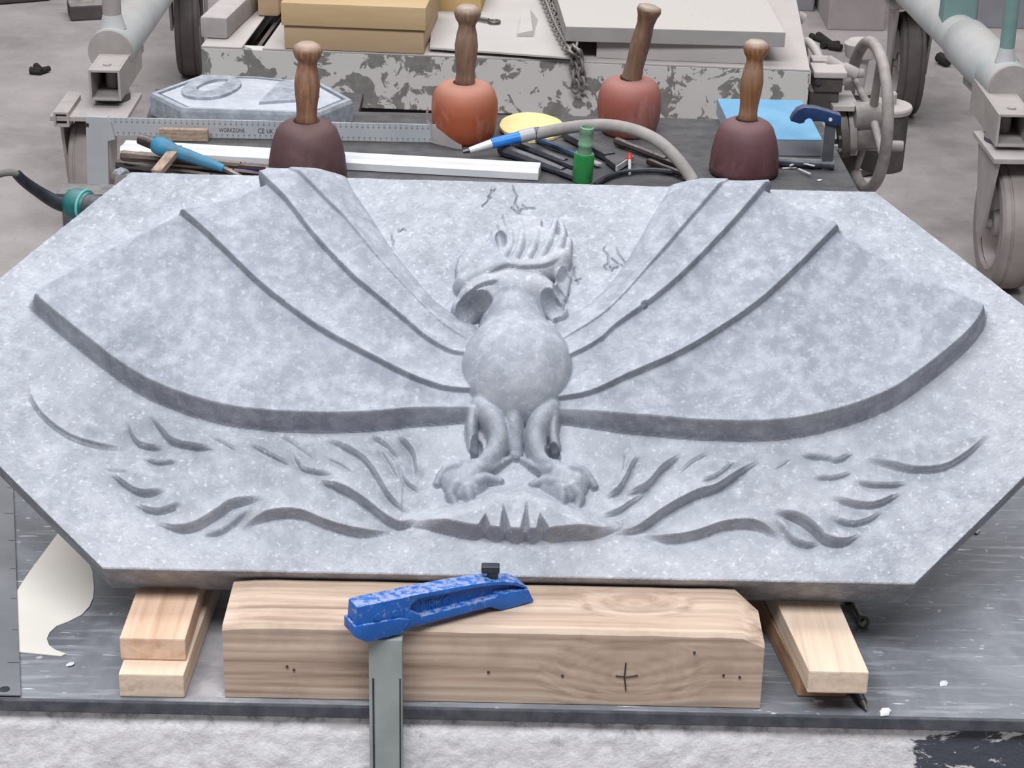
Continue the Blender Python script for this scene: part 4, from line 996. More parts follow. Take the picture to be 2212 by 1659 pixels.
bm = BM(); bar(bm, A, B, .020, .012); part('shank', bm, M_DKT, t, bev=.002)
p_ = [atz(x, y, TT + .01)[:2] for x, y in ((1306, 342), (1328, 328), (1366, 340), (1332, 362))]
bm = BM(); prism(bm, [tuple(q) for q in p_], TT + .003, TT + .013); part('blade', bm, M_DKT, t, bev=.001)
bm = BM(); bar(bm, (p_[3][0], p_[3][1], TT + .0085), (p_[2][0], p_[2][1], TT + .0085), .004, .009); part('cutting_edge', bm, M_ALU, t)
rod('stone_chisel', (1330, 304), (1466, 356), TT + .010, TT + .006, .0075, .0055, M_BRN2, 'dark brown chisel running in front of the red-brown mallet', 'chisel', grp=CG)
rod('steel_rod', (1400, 348), (1500, 386), TT + .008, TT + .008, .0060, .0050, M_BRN2, 'short dark steel rod below the grey air hose', 'rod', grp=CG)
bm = BM(); tube(bm, [atz(x, y, TT + .006) for x, y in ((1285, 400), (1310, 384), (1350, 372), (1410, 368), (1470, 374))], .0045, 8); tag(obj('black_cable', bm, M_BLACK, smooth=True), 'short black cable curving right of the green bottle', 'cable')
t = thing('crayon', 'small red-ended crayon beside the flat chisel', 'crayon', atz(1358, 360, TT))
bm = BM(); A, B = atz(1360, 334, TT + .018), atz(1360, 376, TT + .004); cyl(bm, A, V3(A).lerp(V3(B), .3), .0040, n=12); part('red_end', bm, plain('red_plastic', (206, 70, 52), (180, 56, 44), 30, .4), t, smooth=True)
bm = BM(); cyl(bm, V3(A).lerp(V3(B), .3), B, .0030, .0024, 12); part('shaft', bm, M_ALU, t, smooth=True)
# green bottle: wide body and stepped neck
def green():
    t = NT('green_plastic'); t.b.inputs['Transmission Weight'].default_value = 0.15
    col = t.ramp(t.noise(30, 4, .6), [(.35, (34, 132, 66)), (.7, (58, 150, 86))]); up = t.math('MULTIPLY', t.math('GREATER_THAN', t.axis(2), .047), .42)
    return t.done(t.mix(up, col, (176, 190, 182)), .35, 0, .5)
p = atz(1257, 392, TT); M_GREEN = green()
t = thing('green_bottle', 'small green plastic bottle with a stepped neck standing before the dark chisels', 'bottle', (p[0], p[1], TT + .0005), (0, .06, 0))
bm = BM(); lathe(bm, [(.0155, 0), (.0165, .002), (.0165, .044), (.0150, .047)], 28); obj('body', bm, M_GREEN, t, smooth=True, angle=50)
bm = BM(); lathe(bm, [(.0115, .047), (.0112, .058), (.0122, .059), (.0122, .063), (.0112, .064), (.0108, .080), (.0116, .081), (.0112, .089), (.0085, .090), (.0080, .084)], 24); obj('neck', bm, M_GREEN, t, smooth=True, angle=50)
# yellow sanding discs
M_YEL = plain('cream_yellow_foam', (232, 214, 160), (222, 200, 146), 20, .85, 0, .2, .2)
def disc(cx, cy, rx, ry, z0, z1, seed, label):
    rr = random.Random(seed); q = []
    for k in range(30):
        a = 2 * math.pi * k / 30; s = 1 + .035 * math.sin(3 * a + seed) + .02 * rr.random()
        q.append(tuple(atz(cx + rx * s * math.cos(a), cy + ry * s * math.sin(a), (z0 + z1) / 2)[:2]))
    bm = BM(); prism(bm, q, z0, z1); return tag(obj('foam_disc', bm, M_YEL, bev=.001), label, 'disc', 'foam discs')
disc(1152, 282, 66, 24, TT + .0005, TT + .006, 2, 'lower cream-yellow foam disc right of the orange mallet')
disc(1146, 271, 68, 25, TT + .0065, TT + .012, 1, 'upper cream-yellow foam disc right of the orange mallet')
# paper wrapped round the foot of the orange mallet
p = atz(1003, 300, TT); bm = BM(); top = []; bot = []
for k in range(13):
    a = math.radians(172 + k * 8); R = .0590 + .004 * math.sin(k * .6); hh = .050 - .0036 * k
    bot.append(bm.verts.new((p[0] + R * math.cos(a), p[1] + R * math.sin(a), TT + .001))); top.append(bm.verts.new((p[0] + (R + .003) * math.cos(a), p[1] + (R + .003) * math.sin(a), TT + .003 + max(hh, .004))))
for k in range(12): bm.faces.new((bot[k], bot[k + 1], top[k + 1], top[k]))
bmesh.ops.solidify(bm, geom=bm.faces[:], thickness=.0006)
tag(obj('paper_sheet', bm, plain('white_paper', (228, 224, 226), (216, 212, 214), 10, .8)), 'torn white paper curled around the foot of the orange mallet', 'paper')
# air hammer with hose
t = thing('air_hammer', 'small air hammer with a bright blue grip and a grey hose', 'air hammer', atz(1060, 316, TT))
q = [aty(x, y, Y) for x, y, Y in ((1000, 328, 3.250), (1014, 325, 3.252), (1062, 310, 3.262), (1122, 296, 3.275), (1154, 288, 3.282), (1166, 286, 3.284))]
def seg(name, i, j, r0, r1, m, n=16): bm = BM(); cyl(bm, q[i], q[j], r0, r1, n); return part(name, bm, m, t, smooth=True, angle=50)
seg('chisel_tip', 0, 1, .003, .004, M_GALV); seg('nose', 1, 2, .0050, .0075, M_ALUB)
seg('grip', 2, 3, .0088, .0095, plain('bright_blue_plastic', (46, 134, 222), (36, 118, 206), 30, .35, 0, .5, 0)); seg('collar', 3, 4, .0105, .0105, M_ALU); seg('coupling', 4, 5, .0095, .0095, M_DKT)
bm = BM(); tube(bm, [aty(x, y, Y) for x, y, Y in ((1160, 289, 3.283), (1185, 284, 3.28), (1240, 274, 3.26), (1310, 270, 3.23), (1370, 281, 3.205), (1420, 304, 3.18), (1460, 340, 3.16), (1490, 380, 3.145), (1496, 392, 3.14))], .0100, 14, 6)
part('hose', bm, plain('grey_rubber_hose', (166, 160, 158), (150, 144, 143), 40, .7), t, smooth=True)
# ------------------------------------------------------------------ right end of the tool table
zt = TT + .0285
ft = [atz(x, y, zt)[:2] for x, y in ((1549, 213), (1732, 216), (1777, 302), (1590, 300))]
fb = thing('foam_block', 'pale blue foam block with grey sides on the right of the tool table', 'foam block', (np.mean([q[0] for q in ft]), np.mean([q[1] for q in ft]), TT))
bm = BM(); prism(bm, [tuple(q) for q in ft], TT + .0005, zt - .002); part('core', bm, plain('grey_foam', (178, 182, 190), (164, 168, 177), 24, .85, 0, .2, .2), fb)
bm = BM(); prism(bm, [tuple(q) for q in ft], zt - .002, zt); part('blue_face', bm, plain('sky_blue_foam', (122, 168, 200), (104, 152, 188), 14, .8, 0, .2, .1), fb, bev=.0006)
A, B = atz(1668, 348, TT + .009), atz(1802, 356, TT + .009)
bm = BM(); cyl(bm, A, B, .008, n=16); tag(obj('steel_tube', bm, M_DKT, smooth=True, angle=50), 'dark steel tube lying in front of the blue foam block', 'tube')
YK = 3.245
c2 = thing('bar_clamp', 'dark blue bar clamp standing upright at the right end of the tool table', 'clamp', (aty(1796, 370, YK)[0], YK, TT))
KM = Matrix(((1, 0, 0, 0), (0, 0, 1, 0), (0, 1, 0, 0), (0, 0, 0, 1)))
def onk(x, y): q = aty(x, y, YK); return (q[0], q[2])
M_NAVY = plain('navy_enamel', (26, 58, 104), (20, 46, 86), 40, .4, 0, .5, .1, dust=.25)
bm = BM(); prism(bm, [onk(*q) for q in ((1706, 258), (1712, 246), (1722, 234), (1736, 228), (1760, 230), (1790, 238), (1816, 246), (1816, 268), (1800, 268), (1775, 260), (1745, 252), (1738, 256), (1736, 262), (1726, 264))], YK - .010, YK + .010, KM); part('jaw', bm, M_NAVY, c2, bev=.002, smooth=True)
bm = BM(); a, b = onk(1783, 262), onk(1806, 262); box(bm, ((a[0] + b[0]) / 2, YK, (TT + a[1]) / 2 + .0004), (b[0] - a[0], .008, a[1] - TT)); part('bar', bm, M_DKSTEEL, c2, bev=.001)
bm = BM(); a = onk(1792, 254); cyl(bm, (a[0], YK - .0115, a[1]), (a[0], YK - .009, a[1]), .003, n=12); part('rivet', bm, M_CHIP, c2)
rr = random.Random(4)
for k, (x, y, ln, an) in enumerate(((1690, 366, .026, .3), (1712, 362, .030, -.2), (1724, 372, .030, -1.0), (1706, 368, .022, .9), (1735, 366, .02, -.6))):
    p = atz(x, y, TT); bm = BM(); bar(bm, (0, 0, .0012), (ln * math.cos(an), ln * math.sin(an), .0012), .0030, .0018)
    o = obj('wood_splinter', bm, M_CHIP); o.location = (p[0], p[1], TT + .0005 + .0021 * k); tag(o, ('leftmost pale splinter lying flat before the steel tube', 'long pale splinter lying in the middle of the little heap', 'pale splinter pointing forward out of the little heap', 'short pale splinter sticking out backward from the heap', 'rightmost small pale splinter of the heap')[k], 'splinter', 'pale splinters right of the maroon mallet')
chip(atz(1770, 391, TT), .004, 'white stone chip at the front right corner of the tool table', .2)
# ------------------------------------------------------------------ teal grinder hanging at the left
M_TEAL = plain('teal_plastic', (28, 112, 112), (22, 92, 94), 40, .45, 0, .4, .1, dust=.2)
zg = TT + .012; c = atz(170, 440, zg)
gr = thing('angle_grinder', 'teal ended power tool with black cord sleeve lying left of the tool table', 'power tool', (c[0], c[1], TT - .02))
ax = V3(atz(230, 452, zg)) - V3(atz(150, 436, zg)); ax.normalize(); c = V3(atz(152, 438, zg))
bm = BM(); lathe(bm, [(.012, -.004), (.021, 0), (.024, .008), (.024, .026), (.020, .034)], 24, frame_of(c, c + ax)); part('end_cap', bm, M_TEAL, gr, smooth=True, angle=50)
bm = BM(); torus(bm, .0235, .0022, 28, 8, frame_of(c + ax * .028, c + ax)); part('seal_ring', bm, plain('mint_ring', (110, 190, 186), (96, 176, 172), 30, .5), gr, smooth=True)
bm = BM(); cyl(bm, c + ax * .03, c + ax * .15, .019, .021, 24); part('motor_housing', bm, M_DKT, gr, smooth=True)
bm = BM(); tube(bm, [aty(x, y, Y) for x, y, Y in ((150, 444, c.y), (120, 436, c.y - .01), (80, 412, c.y - .02), (50, 390, c.y - .03), (36, 376, c.y - .035))], [.013, .011, .009, .008, .0075], 12); part('cord_sleeve', bm, M_BLACK, gr, smooth=True)
bm = BM(); tube(bm, [aty(x, y, Y) for x, y, Y in ((42, 380, c.y - .033), (25, 373, c.y - .037), (0, 376, c.y - .04), (-40, 392, c.y - .05), (-90, 430, c.y - .06))], .0052, 10); part('cord', bm, plain('grey_cord', (118, 112, 112), (104, 98, 98), 30, .6), gr, smooth=True)
# ------------------------------------------------------------------ stone cart behind the tool table
ZC = 0.755
M_PALE = plain('dusty_pale_paint', (184, 178, 175), (172, 166, 164), 12, .85, 0, .2, .1, dust=.7)
def peel():
    t = NT('peeling_paint')
    nz = t.noise(17, 5, .62, 1.3); n2 = t.noise(34, 4, .6, .8)
    m = t.ramp(t.math('ADD', t.math('MULTIPLY', nz, .72), t.math('MULTIPLY', n2, .28)), [(.480, (0, 0, 0, 1)), (.492, (1, 1, 1, 1))])
    col = t.mix(m, t.mix(t.ramp(t.noise(60, 4, .6), [(.4, (0, 0, 0, 1)), (.7, (1, 1, 1, 1))]), (120, 118, 114), (138, 135, 131)), (198, 195, 192))
    t.bump(m, .25, .001)
    return t.done(col, .8, 0, .2)
M_DARKGAP = plain('gap_shade_brown', (52, 46, 44), (66, 58, 55), 20, .7, .2)  # dark brown with the shadow of the gap under the cart put in
cfl, cfr = atz(434, 99, ZC), atz(1750, 151, ZC); ex = (cfr - cfl); ex /= np.linalg.norm(ex); ey = np.array([-ex[1], ex[0], 0])
CW = np.linalg.norm(cfr - cfl); CD = 0.80
CM = Matrix(((ex[0], ey[0], 0, cfl[0]), (ex[1], ey[1], 0, cfl[1]), (0, 0, 1, ZC), (0, 0, 0, 1)))      # cart frame: x along front, y back, z up from the top
def inC(x, y, z=0.0): q = atz(x, y, ZC + z) - cfl; return (q @ ex, q @ ey)
cart = thing('stone_cart', 'pale dusty stone cart with peeling painted front standing behind the tool table', 'cart', CM @ Vector((CW / 2, .4, -ZC)))
def cbox(bm, x0, x1, y0, y1, z0, z1): return box(bm, ((x0 + x1) / 2, (y0 + y1) / 2, (z0 + z1) / 2), (x1 - x0, y1 - y0, z1 - z0), CM)
sl0, sl1 = inC(524, 100)[0], inC(569, 101)[0]
bm = BM(); cbox(bm, 0, CW, 0, .03, -.105, -.0035); part('front_board', bm, peel(), cart, bev=.0015)
bm = BM(); cbox(bm, 0, sl0, 0, CD, -.0035, 0); part('top_plate', bm, M_PALE, cart, bev=.001)
bm = BM(); cbox(bm, sl1, CW, 0, CD, -.0035, 0); part('top_plate', bm, M_PALE, cart, bev=.001)
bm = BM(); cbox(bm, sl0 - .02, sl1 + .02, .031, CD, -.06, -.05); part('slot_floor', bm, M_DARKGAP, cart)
bm = BM(); cbox(bm, (sl0 + sl1) / 2 - .004, (sl0 + sl1) / 2 + .004, .035, CD, -.05, -.014); part('slot_rail', bm, M_BRN2, cart)
for x in (.0, CW - .03):
    bm = BM(); cbox(bm, x, x + .03, .031, CD, -.105, -.0040); part('side_rail', bm, M_PALE, cart)
bm = BM(); cbox(bm, .02, CW - .02, .05, CD - .05, -.20, -.106); part('under_frame', bm, M_DARKGAP, cart)  # frame box whose dark colour holds the shade below the cart front
for x in (.10, CW - .10):
    for y in (.12, CD - .12):
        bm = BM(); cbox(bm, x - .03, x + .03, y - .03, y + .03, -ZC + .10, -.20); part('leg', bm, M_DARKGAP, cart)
        bm = BM(); c = CM @ Vector((x, y, -ZC + .055)); lathe(bm, [(.02, -.022), (.05, -.020), (.055, -.012), (.055, .012), (.05, .020), (.02, .022)], 24, Matrix.Translation(c) @ Matrix.Rotation(math.pi / 2, 4, 'Y')); part('wheel', bm, M_BLACK, cart, smooth=True, angle=40)
def onC(name, m, label, cat, x0, x1, y0, y1, z0, z1, bev=.002, rot=0, grp=None):
    bm = BM(); c = ((x0 + x1) / 2, (y0 + y1) / 2, (z0 + z1) / 2)
    box(bm, (0, 0, 0), (x1 - x0, y1 - y0, z1 - z0), CM @ Matrix.Translation(c) @ Matrix.Rotation(rot, 4, 'Z'))
    return tag(obj(name, bm, m, bev=bev, smooth=True, angle=30), label, cat, grp)
E_ = .0006
M_GSTONE = plain('grey_dusty_stone', (168, 162, 160), (152, 146, 145), 18, .85, 0, .2, .2, dust=.8)
a0, a1 = inC(447, 84), inC(507, 86)
onC('stone_bar', M_GSTONE, 'grey dusty stone bar with rounded edges at the left end of the cart', 'stone bar', a0[0], a1[0], a0[1], a0[1] + .42, E_, .041, .006, -.06)
M_TAN = plain('tan_wood', (194, 170, 134), (182, 154, 118), 10, .8, 0, .2, .15, stretch=(.3, 1, 2))
M_TAN2 = plain('dusty_tan_wood', (184, 160, 130), (174, 148, 120), 12, .8, 0, .2, .2, dust=.3, stretch=(.3, 1, 2))
b0, b1 = inC(614, 107), inC(916, 118)
onC('tan_block', M_TAN2, 'dusty tan wooden block, lower of the stacked pair on the cart', 'wood block', b0[0], b1[0], b0[1] + .002, b0[1] + .24, E_, .045, .003, 0, 'tan blocks on the cart')
onC('tan_block', M_TAN, 'clean tan wooden block, upper of the stacked pair on the cart', 'wood block', b0[0] - .004, b1[0] + .004, b0[1] - .004, b0[1] + .25, .0456, .088, .003, 0, 'tan blocks on the cart')
q0, q1 = inC(556, 36), inC(608, 38)
onC('tan_block', M_TAN2, 'tan block with a rounded edge just left of the stacked pair on the cart', 'wood block', q0[0], q1[0] - .004, q0[1], q0[1] + .16, E_, .07, .008, 0, 'tan blocks on the cart')
q0, q1 = inC(930, 34), inC(1040, 36)
onC('tan_block', plain('yellow_wood', (196, 168, 118), (184, 152, 104), 10, .8), 'yellowish block partly hidden behind the orange mallet handle', 'wood block', q0[0], q1[0], q0[1], q0[1] + .14, E_, .07, .004, 0, 'tan blocks on the cart')
# thin white sheet, wedge, hook
s = [inC(x, y, .008) for x, y in ((928, 104), (1232, 126), (1178, -30), (940, -30))]
M_SHEET = plain('white_board', (188, 184, 182), (178, 174, 172), 10, .8, 0, .2, .05, dust=.5)
bm = BM(); prism(bm, s, .006, .010, CM); tag(obj('thin_sheet', bm, M_SHEET, bev=.0006), 'thin pale sheet lying on the cart behind the orange mallet', 'sheet')
for k, (x, y) in enumerate(((975, 109), (1090, 117), (1170, 122))):
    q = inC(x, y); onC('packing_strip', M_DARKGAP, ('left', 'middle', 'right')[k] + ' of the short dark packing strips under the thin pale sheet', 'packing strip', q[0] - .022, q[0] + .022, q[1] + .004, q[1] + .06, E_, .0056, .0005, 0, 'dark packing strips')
q = inC(1134, 80, .010); bm = BM()
wv = [bm.verts.new(CM @ Vector(p)) for p in ((q[0] - .014, q[1], .0105), (q[0] + .014, q[1] + .004, .0105), (q[0] + .016, q[1] + .13, .0105), (q[0] - .016, q[1] + .13, .0105), (q[0] + .014, q[1] + .004, .022), (q[0] - .014, q[1], .016), (q[0] - .012, q[1] + .13, .030), (q[0] + .0, q[1] + .13, .030))]
for f_ in ((0, 3, 2, 1), (0, 1, 4, 5), (1, 2, 7, 4), (2, 3, 6, 7), (3, 0, 5, 6), (5, 4, 7, 6)): bm.faces.new([wv[i] for i in f_])
tag(obj('pale_wedge', bm, M_SHEET), 'small pale wedge standing on the thin sheet', 'wedge')
hk = thing('eye_hook', 'dusty steel eye hook lying behind the orange mallet handle', 'hook', CM @ Vector((*inC(1050, 45, .01), .01)))
h0 = inC(1020, 40, .014); h1 = inC(1056, 46, .014)
bm = BM(); cyl(bm, CM @ Vector((*h0, .016)), CM @ Vector((*h1, .016)), .004, n=10); part('shank', bm, M_GALV, hk, smooth=True)
bm = BM(); torus(bm, .010, .003, 20, 8, CM @ Matrix.Translation((h1[0] + .01, h1[1], .014))); part('eye', bm, M_GALV, hk, smooth=True)
# stone slabs on the right half
c0, c1 = inC(1288, 126), inC(1622, 138)
onC('stone_slab', M_PALE, 'pale stone slab lying flat beneath the wider grey-edged slab on the cart', 'stone slab', c0[0], c1[0], c0[1], c0[1] + .40, E_, .034, .001, 0, 'slabs on the cart')
zs = .062
d = [inC(x, y, zs) for x, y in ((1222, 57), (1697, 70), (1648, -16), (1201, -12))]
def ext(a, b, k): return tuple(np.array(a) + (np.array(b) - np.array(a)) * k)
bm = BM(); prism(bm, [d[0], d[1], ext(d[1], d[2], 1.6), ext(d[0], d[3], 1.6)], .0345, zs, CM)
def slabm():
    t = NT('speckled_pale_stone'); col = t.ramp(t.noise(14, 4, .6), [(.3, (150, 146, 144)), (.7, (164, 160, 157))])
    up = t.math('POWER', t.math('MAXIMUM', t.normz(), 0.0), 2.0); col = t.mix(up, col, (186, 181, 177))
    sp = t.ramp(t.noise(120, 2, .5), [(.68, (0, 0, 0, 1)), (.72, (.5, .5, .5, 1))]); return t.done(t.mix(sp, col, (150, 146, 142)), .85, 0, .2)
tag(obj('stone_slab', bm, slabm(), bev=.0012), 'wide speckled pale slab with a grey front edge, upper one on the cart', 'stone slab', 'slabs on the cart')
# chain lying over the front edge
ch = thing('steel_chain', 'dusty steel chain hanging over the front edge of the cart', 'chain', CM @ Vector((*inC(1235, 118), 0)))
path = [CM @ Vector((*inC(x, y, .022), .022)) for x, y in ((1168, -20), (1180, 5), (1192, 35), (1204, 62), (1218, 88), (1232, 112))] + [CM @ Vector((inC(1238, 124)[0], -.012, .010)), CM @ Vector((inC(1244, 130)[0], -.014, -.030)), CM @ Vector((inC(1247, 130)[0], -.014, -.052))]
cp = spline(path, 10); sl = np.concatenate([[0], np.cumsum(np.linalg.norm(np.diff(cp, axis=0), axis=1))]); nl = int(sl[-1] / .0165)
lm = BM(); torus(lm, .0075, .0026, 16, 6, None, 1.55, 1.0); bmesh.ops.recalc_face_normals(lm, faces=lm.faces[:]); lme = bpy.data.meshes.new('link'); lm.to_mesh(lme); lm.free()
lme.polygons.foreach_set('use_smooth', [True] * len(lme.polygons)); lme.materials.append(plain('dusty_chain_steel', (152, 145, 141), (110, 104, 101), 60, .6, .3, .4, .2, dust=.5))
for row in (0, 1):
    for k in range(nl):
        s_ = (k + .5) * sl[-1] / nl; p = np.array([np.interp(s_, sl, cp[:, i]) for i in range(3)]); p2 = np.array([np.interp(min(s_ + .004, sl[-1]), sl, cp[:, i]) for i in range(3)])
        if row == 1 and k % 3 == 0 and k < nl - 5: continue
        tdir = Vector(p2 - p); tdir = tdir.normalized() if tdir.length > 1e-6 else Vector((0, 0, -1))
        if k == nl - 1: tdir = Vector((0, 0, -1))
        X_ = tdir; up = Vector((0, 0, 1)) if abs(tdir.z) < .9 else Vector((0, -1, 0)); Y_ = up.cross(X_).normalized(); Z_ = X_.cross(Y_)
        R_ = Matrix(((X_.x, Y_.x, Z_.x, 0), (X_.y, Y_.y, Z_.y, 0), (X_.z, Y_.z, Z_.z, 0), (0, 0, 0, 1))) @ Matrix.Rotation((.5 if k % 2 else 1.9) + .5 * row, 4, 'X')
        o = bpy.data.objects.new('link', lme); COL.objects.link(o); o.parent = ch
        o.matrix_parent_inverse = Matrix.Translation(-ch.location); o.matrix_basis = Matrix.Translation(V3(p) + Vector((.012 * row, .002 * row, .004 * row))) @ R_

# ------------------------------------------------------------------ hand-wheel pump on the right side of the cart
M_PD = plain('dusty_machine_iron', (160, 153, 150), (120, 113, 111), 22, .8, .1, .25, .2, dust=.85)
M_PD2 = plain('dark_machine_iron', (96, 90, 88), (74, 68, 66), 22, .7, .2, .3, .2, dust=.7)
YP = 3.80
def pq(x, y, Y=YP): return V3(aty(x, y, Y))
pump = thing('handwheel_pump', 'dusty pump unit with a large spoked handwheel at the right of the cart', 'pump', (pq(1870, 300).x, YP, 0))
wc = pq(1874, 250, YP - .02); RW = (pq(1874, 85, YP - .02) - pq(1874, 412, YP - .02)).length / 2
WM = Matrix.Translation(wc) @ Matrix.Rotation(math.radians(6.5), 4, 'Z') @ Matrix.Rotation(math.pi / 2, 4, 'Y')
bm = BM(); V_ = torus(bm, RW - .011, .011, 56, 12, WM); wheel = part('handwheel', bm, M_PD, pump, smooth=True)
for k in range(4):
    bm = BM(); a = math.radians(20 + 90 * k); pr = WM @ Vector((math.cos(a) * (RW - .012), math.sin(a) * (RW - .012), 0)); pc = WM @ Vector((math.cos(a) * .02, math.sin(a) * .02, .008)); cyl(bm, pc, pr, .0085, .0060, 10); o = obj('spoke', bm, M_PD, wheel, smooth=True)
bm = BM(); lathe(bm, [(.012, -.03), (.026, -.028), (.026, .020), (.018, .028)], 20, WM); obj('hub', bm, M_PD, wheel, smooth=True, angle=40)
bm = BM(); A, B = pq(1826, 282), pq(1905, 276); lathe(bm, [(.030, 0), (.046, .003), (.046, .016), (.036, .018), (.036, .06), (.030, .07)], 28, frame_of(A, B)); part('pump_body', bm, M_PD, pump, smooth=True, angle=40)
bm = BM(); A = pq(1812, 285); cyl(bm, A, pq(1828, 283), .050, n=28); part('flange', bm, M_PD2, pump, smooth=True, angle=40)
for k in range(8):
    a = 2 * math.pi * k / 8; bm = BM(); F_ = frame_of(pq(1806, 285), pq(1828, 283)); cyl(bm, F_ @ Vector((.040 * math.cos(a), .040 * math.sin(a), 0)), F_ @ Vector((.040 * math.cos(a), .040 * math.sin(a), .012)), .005, n=6); part('flange_bolt', bm, M_PD2, pump)
bm = BM(); cyl(bm, pq(1822, 312), pq(1950, 316), .0105, n=16); part('pipe', bm, M_PD, pump, smooth=True)
bm = BM(); bmA = [pq(x, y) for x, y in ((1768, 196), (1836, 196), (1852, 222), (1848, 232), (1800, 232))]
zz = pq(1800, 214).z
pl = [tuple(atz(x, y, zz)[:2]) for x, y in ((1748, 193), (1838, 195), (1852, 222), (1846, 230), (1800, 229), (1782, 206), (1748, 203))]
prism(bm, pl, zz - .010, zz); part('cover_plate', bm, M_PALE, pump, bev=.001)
bm = BM(); c = pq(1775, 222); box(bm, (c.x, c.y, c.z), (.055, .05, .06)); part('valve_block', bm, M_PD2, pump, bev=.003)
bm = BM(); c = pq(1786, 168); box(bm, (c.x, c.y, c.z), (.052, .06, .040)); part('valve_block', bm, M_PD2, pump, bev=.003)
bm = BM(); c = pq(1786, 152); box(bm, (c.x + .003, c.y, c.z), (.062, .07, .012)); part('block_cap', bm, M_PALE, pump, bev=.003)
bm = BM(); cyl(bm, pq(1767, 177, YP - .034), pq(1767, 177, YP - .028), .006, n=14); part('port', bm, M_BLACK, pump)
for (a, b, r) in (((1788, 128), (1822, 148), .009), ((1820, 146), (1850, 160), .012), ((1815, 178), (1838, 168), .008), ((1830, 160), (1866, 158), .009)):
    bm = BM(); cyl(bm, pq(*a, YP + .03), pq(*b, YP + .03), r, n=12); part('coupling', bm, M_PALE, pump, smooth=True)
bm = BM(); c = pq(1772, 138, YP + .05); box(bm, c, (.036, .04, .024)); part('bracket', bm, M_PD, pump, bev=.002)
bm = BM(); A, B = pq(1862, 196, YP + .30), pq(1862, 290, YP + .30); cyl(bm, A, B, .034, n=24); part('filter_can', bm, M_PD2, pump, smooth=True, angle=40)
for k in range(4):
    bm = BM(); p = A.lerp(B, .15 + .2 * k); torus(bm, .034, .0035, 24, 6, Matrix.Translation(p)); part('can_rib', bm, M_PD, pump, smooth=True)
c = pq(1915, 226, YP + .20); bm = BM(); lathe(bm, [(.050, -.012), (.052, -.004), (.050, 0)], 32, Matrix.Translation(c)); part('tank_lid', bm, M_PALE, pump, smooth=True, angle=40)
bm = BM(); c2_ = pq(1924, 206, YP + .21); lathe(bm, [(.012, -.02), (.013, .004), (.010, .007)], 18, Matrix.Translation(c2_)); part('filler_cap', bm, M_PALE, pump, smooth=True, angle=40)
bm = BM(); lathe(bm, [(.044, -.13), (.046, -.012)], 28, Matrix.Translation(c)); part('tank', bm, M_PD2, pump, smooth=True, angle=40)
bm = BM(); c = pq(1862, 98, YP + .26); lathe(bm, [(.010, -.09), (.014, -.03), (.026, -.022), (.030, .004), (.022, .012)], 20, Matrix.Translation(c) @ Matrix.Diagonal((1.2, 1, 1, 1))); part('motor_cap', bm, M_PALE, pump, smooth=True, angle=40)
bm = BM(); box(bm, (pq(1830, 330).x, YP + .05, .27), (.06, .06, .54)); part('stand', bm, M_PD2, pump, bev=.004)
bm = BM(); box(bm, (pq(1830, 330).x, YP + .05, .012), (.2, .2, .024)); part('foot_plate', bm, M_PD2, pump, bev=.004)
hs = thing('hydraulic_hose', 'pale looped hose at the right rear corner of the cart', 'hose', (pq(1740, 120).x, YP, .7))
bm = BM(); tube(bm, [aty(x, y, Y) for x, y, Y in ((1738, 118, 4.02), (1736, 92, 4.0), (1748, 92, 3.98), (1764, 112, 3.95), (1774, 140, 3.92), (1776, 162, 3.90))], .0085, 12); part('hose', bm, M_PALE, hs, smooth=True)
ft_ = thing('hose_coupling', 'dusty hose coupling sticking out behind the wide slab on the cart', 'coupling', V3(aty(1690, 40, 4.3)))
for (a, b, r) in (((1672, 12), (1704, 18), .017), ((1684, 26), (1700, 46), .014), ((1700, 40), (1732, 38), .009), ((1722, 34), (1736, 42), .012)):
    bm = BM(); cyl(bm, aty(*a, 4.3), aty(*b, 4.3), r, n=12); part('fitting', bm, M_PALE, ft_, smooth=True)
# ------------------------------------------------------------------ gantry base frames on casters, left and right
M_GTUBE = plain('dusty_grey_green_paint', (196, 199, 200), (174, 181, 182), 8, .7, 0, .3, .08, dust=.75)
M_GREY = plain('dusty_grey_paint', (178, 172, 170), (160, 154, 152), 12, .8, 0, .25, .1, dust=.75)
M_GREEN2 = plain('worn_green_paint', (128, 158, 156), (112, 142, 141), 8, .6, 0, .35, .1)
M_TYRE = plain('dusty_tyre', (160, 152, 148), (140, 132, 129), 14, .85, 0, .2, .15, dust=.35)
M_TYRED = plain('dark_dusty_tyre', (104, 96, 96), (88, 81, 81), 14, .85, 0, .2, .15, dust=.3)
def tyre_prof(R, w, g=True):
    h = w / 2; p = [(R * .66, -h * .8), (R * .70, -h * .98), (R * .90, -h), (R * .965, -h * .86)]
    if g: p += [(R * .985, -h * .62), (R * .970, -h * .58), (R * .970, -h * .50), (R * .992, -h * .46)]
    p += [(R, -h * .2), (R, h * .2)]
    if g: p += [(R * .992, h * .46), (R * .970, h * .50), (R * .970, h * .58), (R * .985, h * .62)]
    return p + [(R * .965, h * .86), (R * .90, h), (R * .70, h * .98), (R * .66, h * .8)]
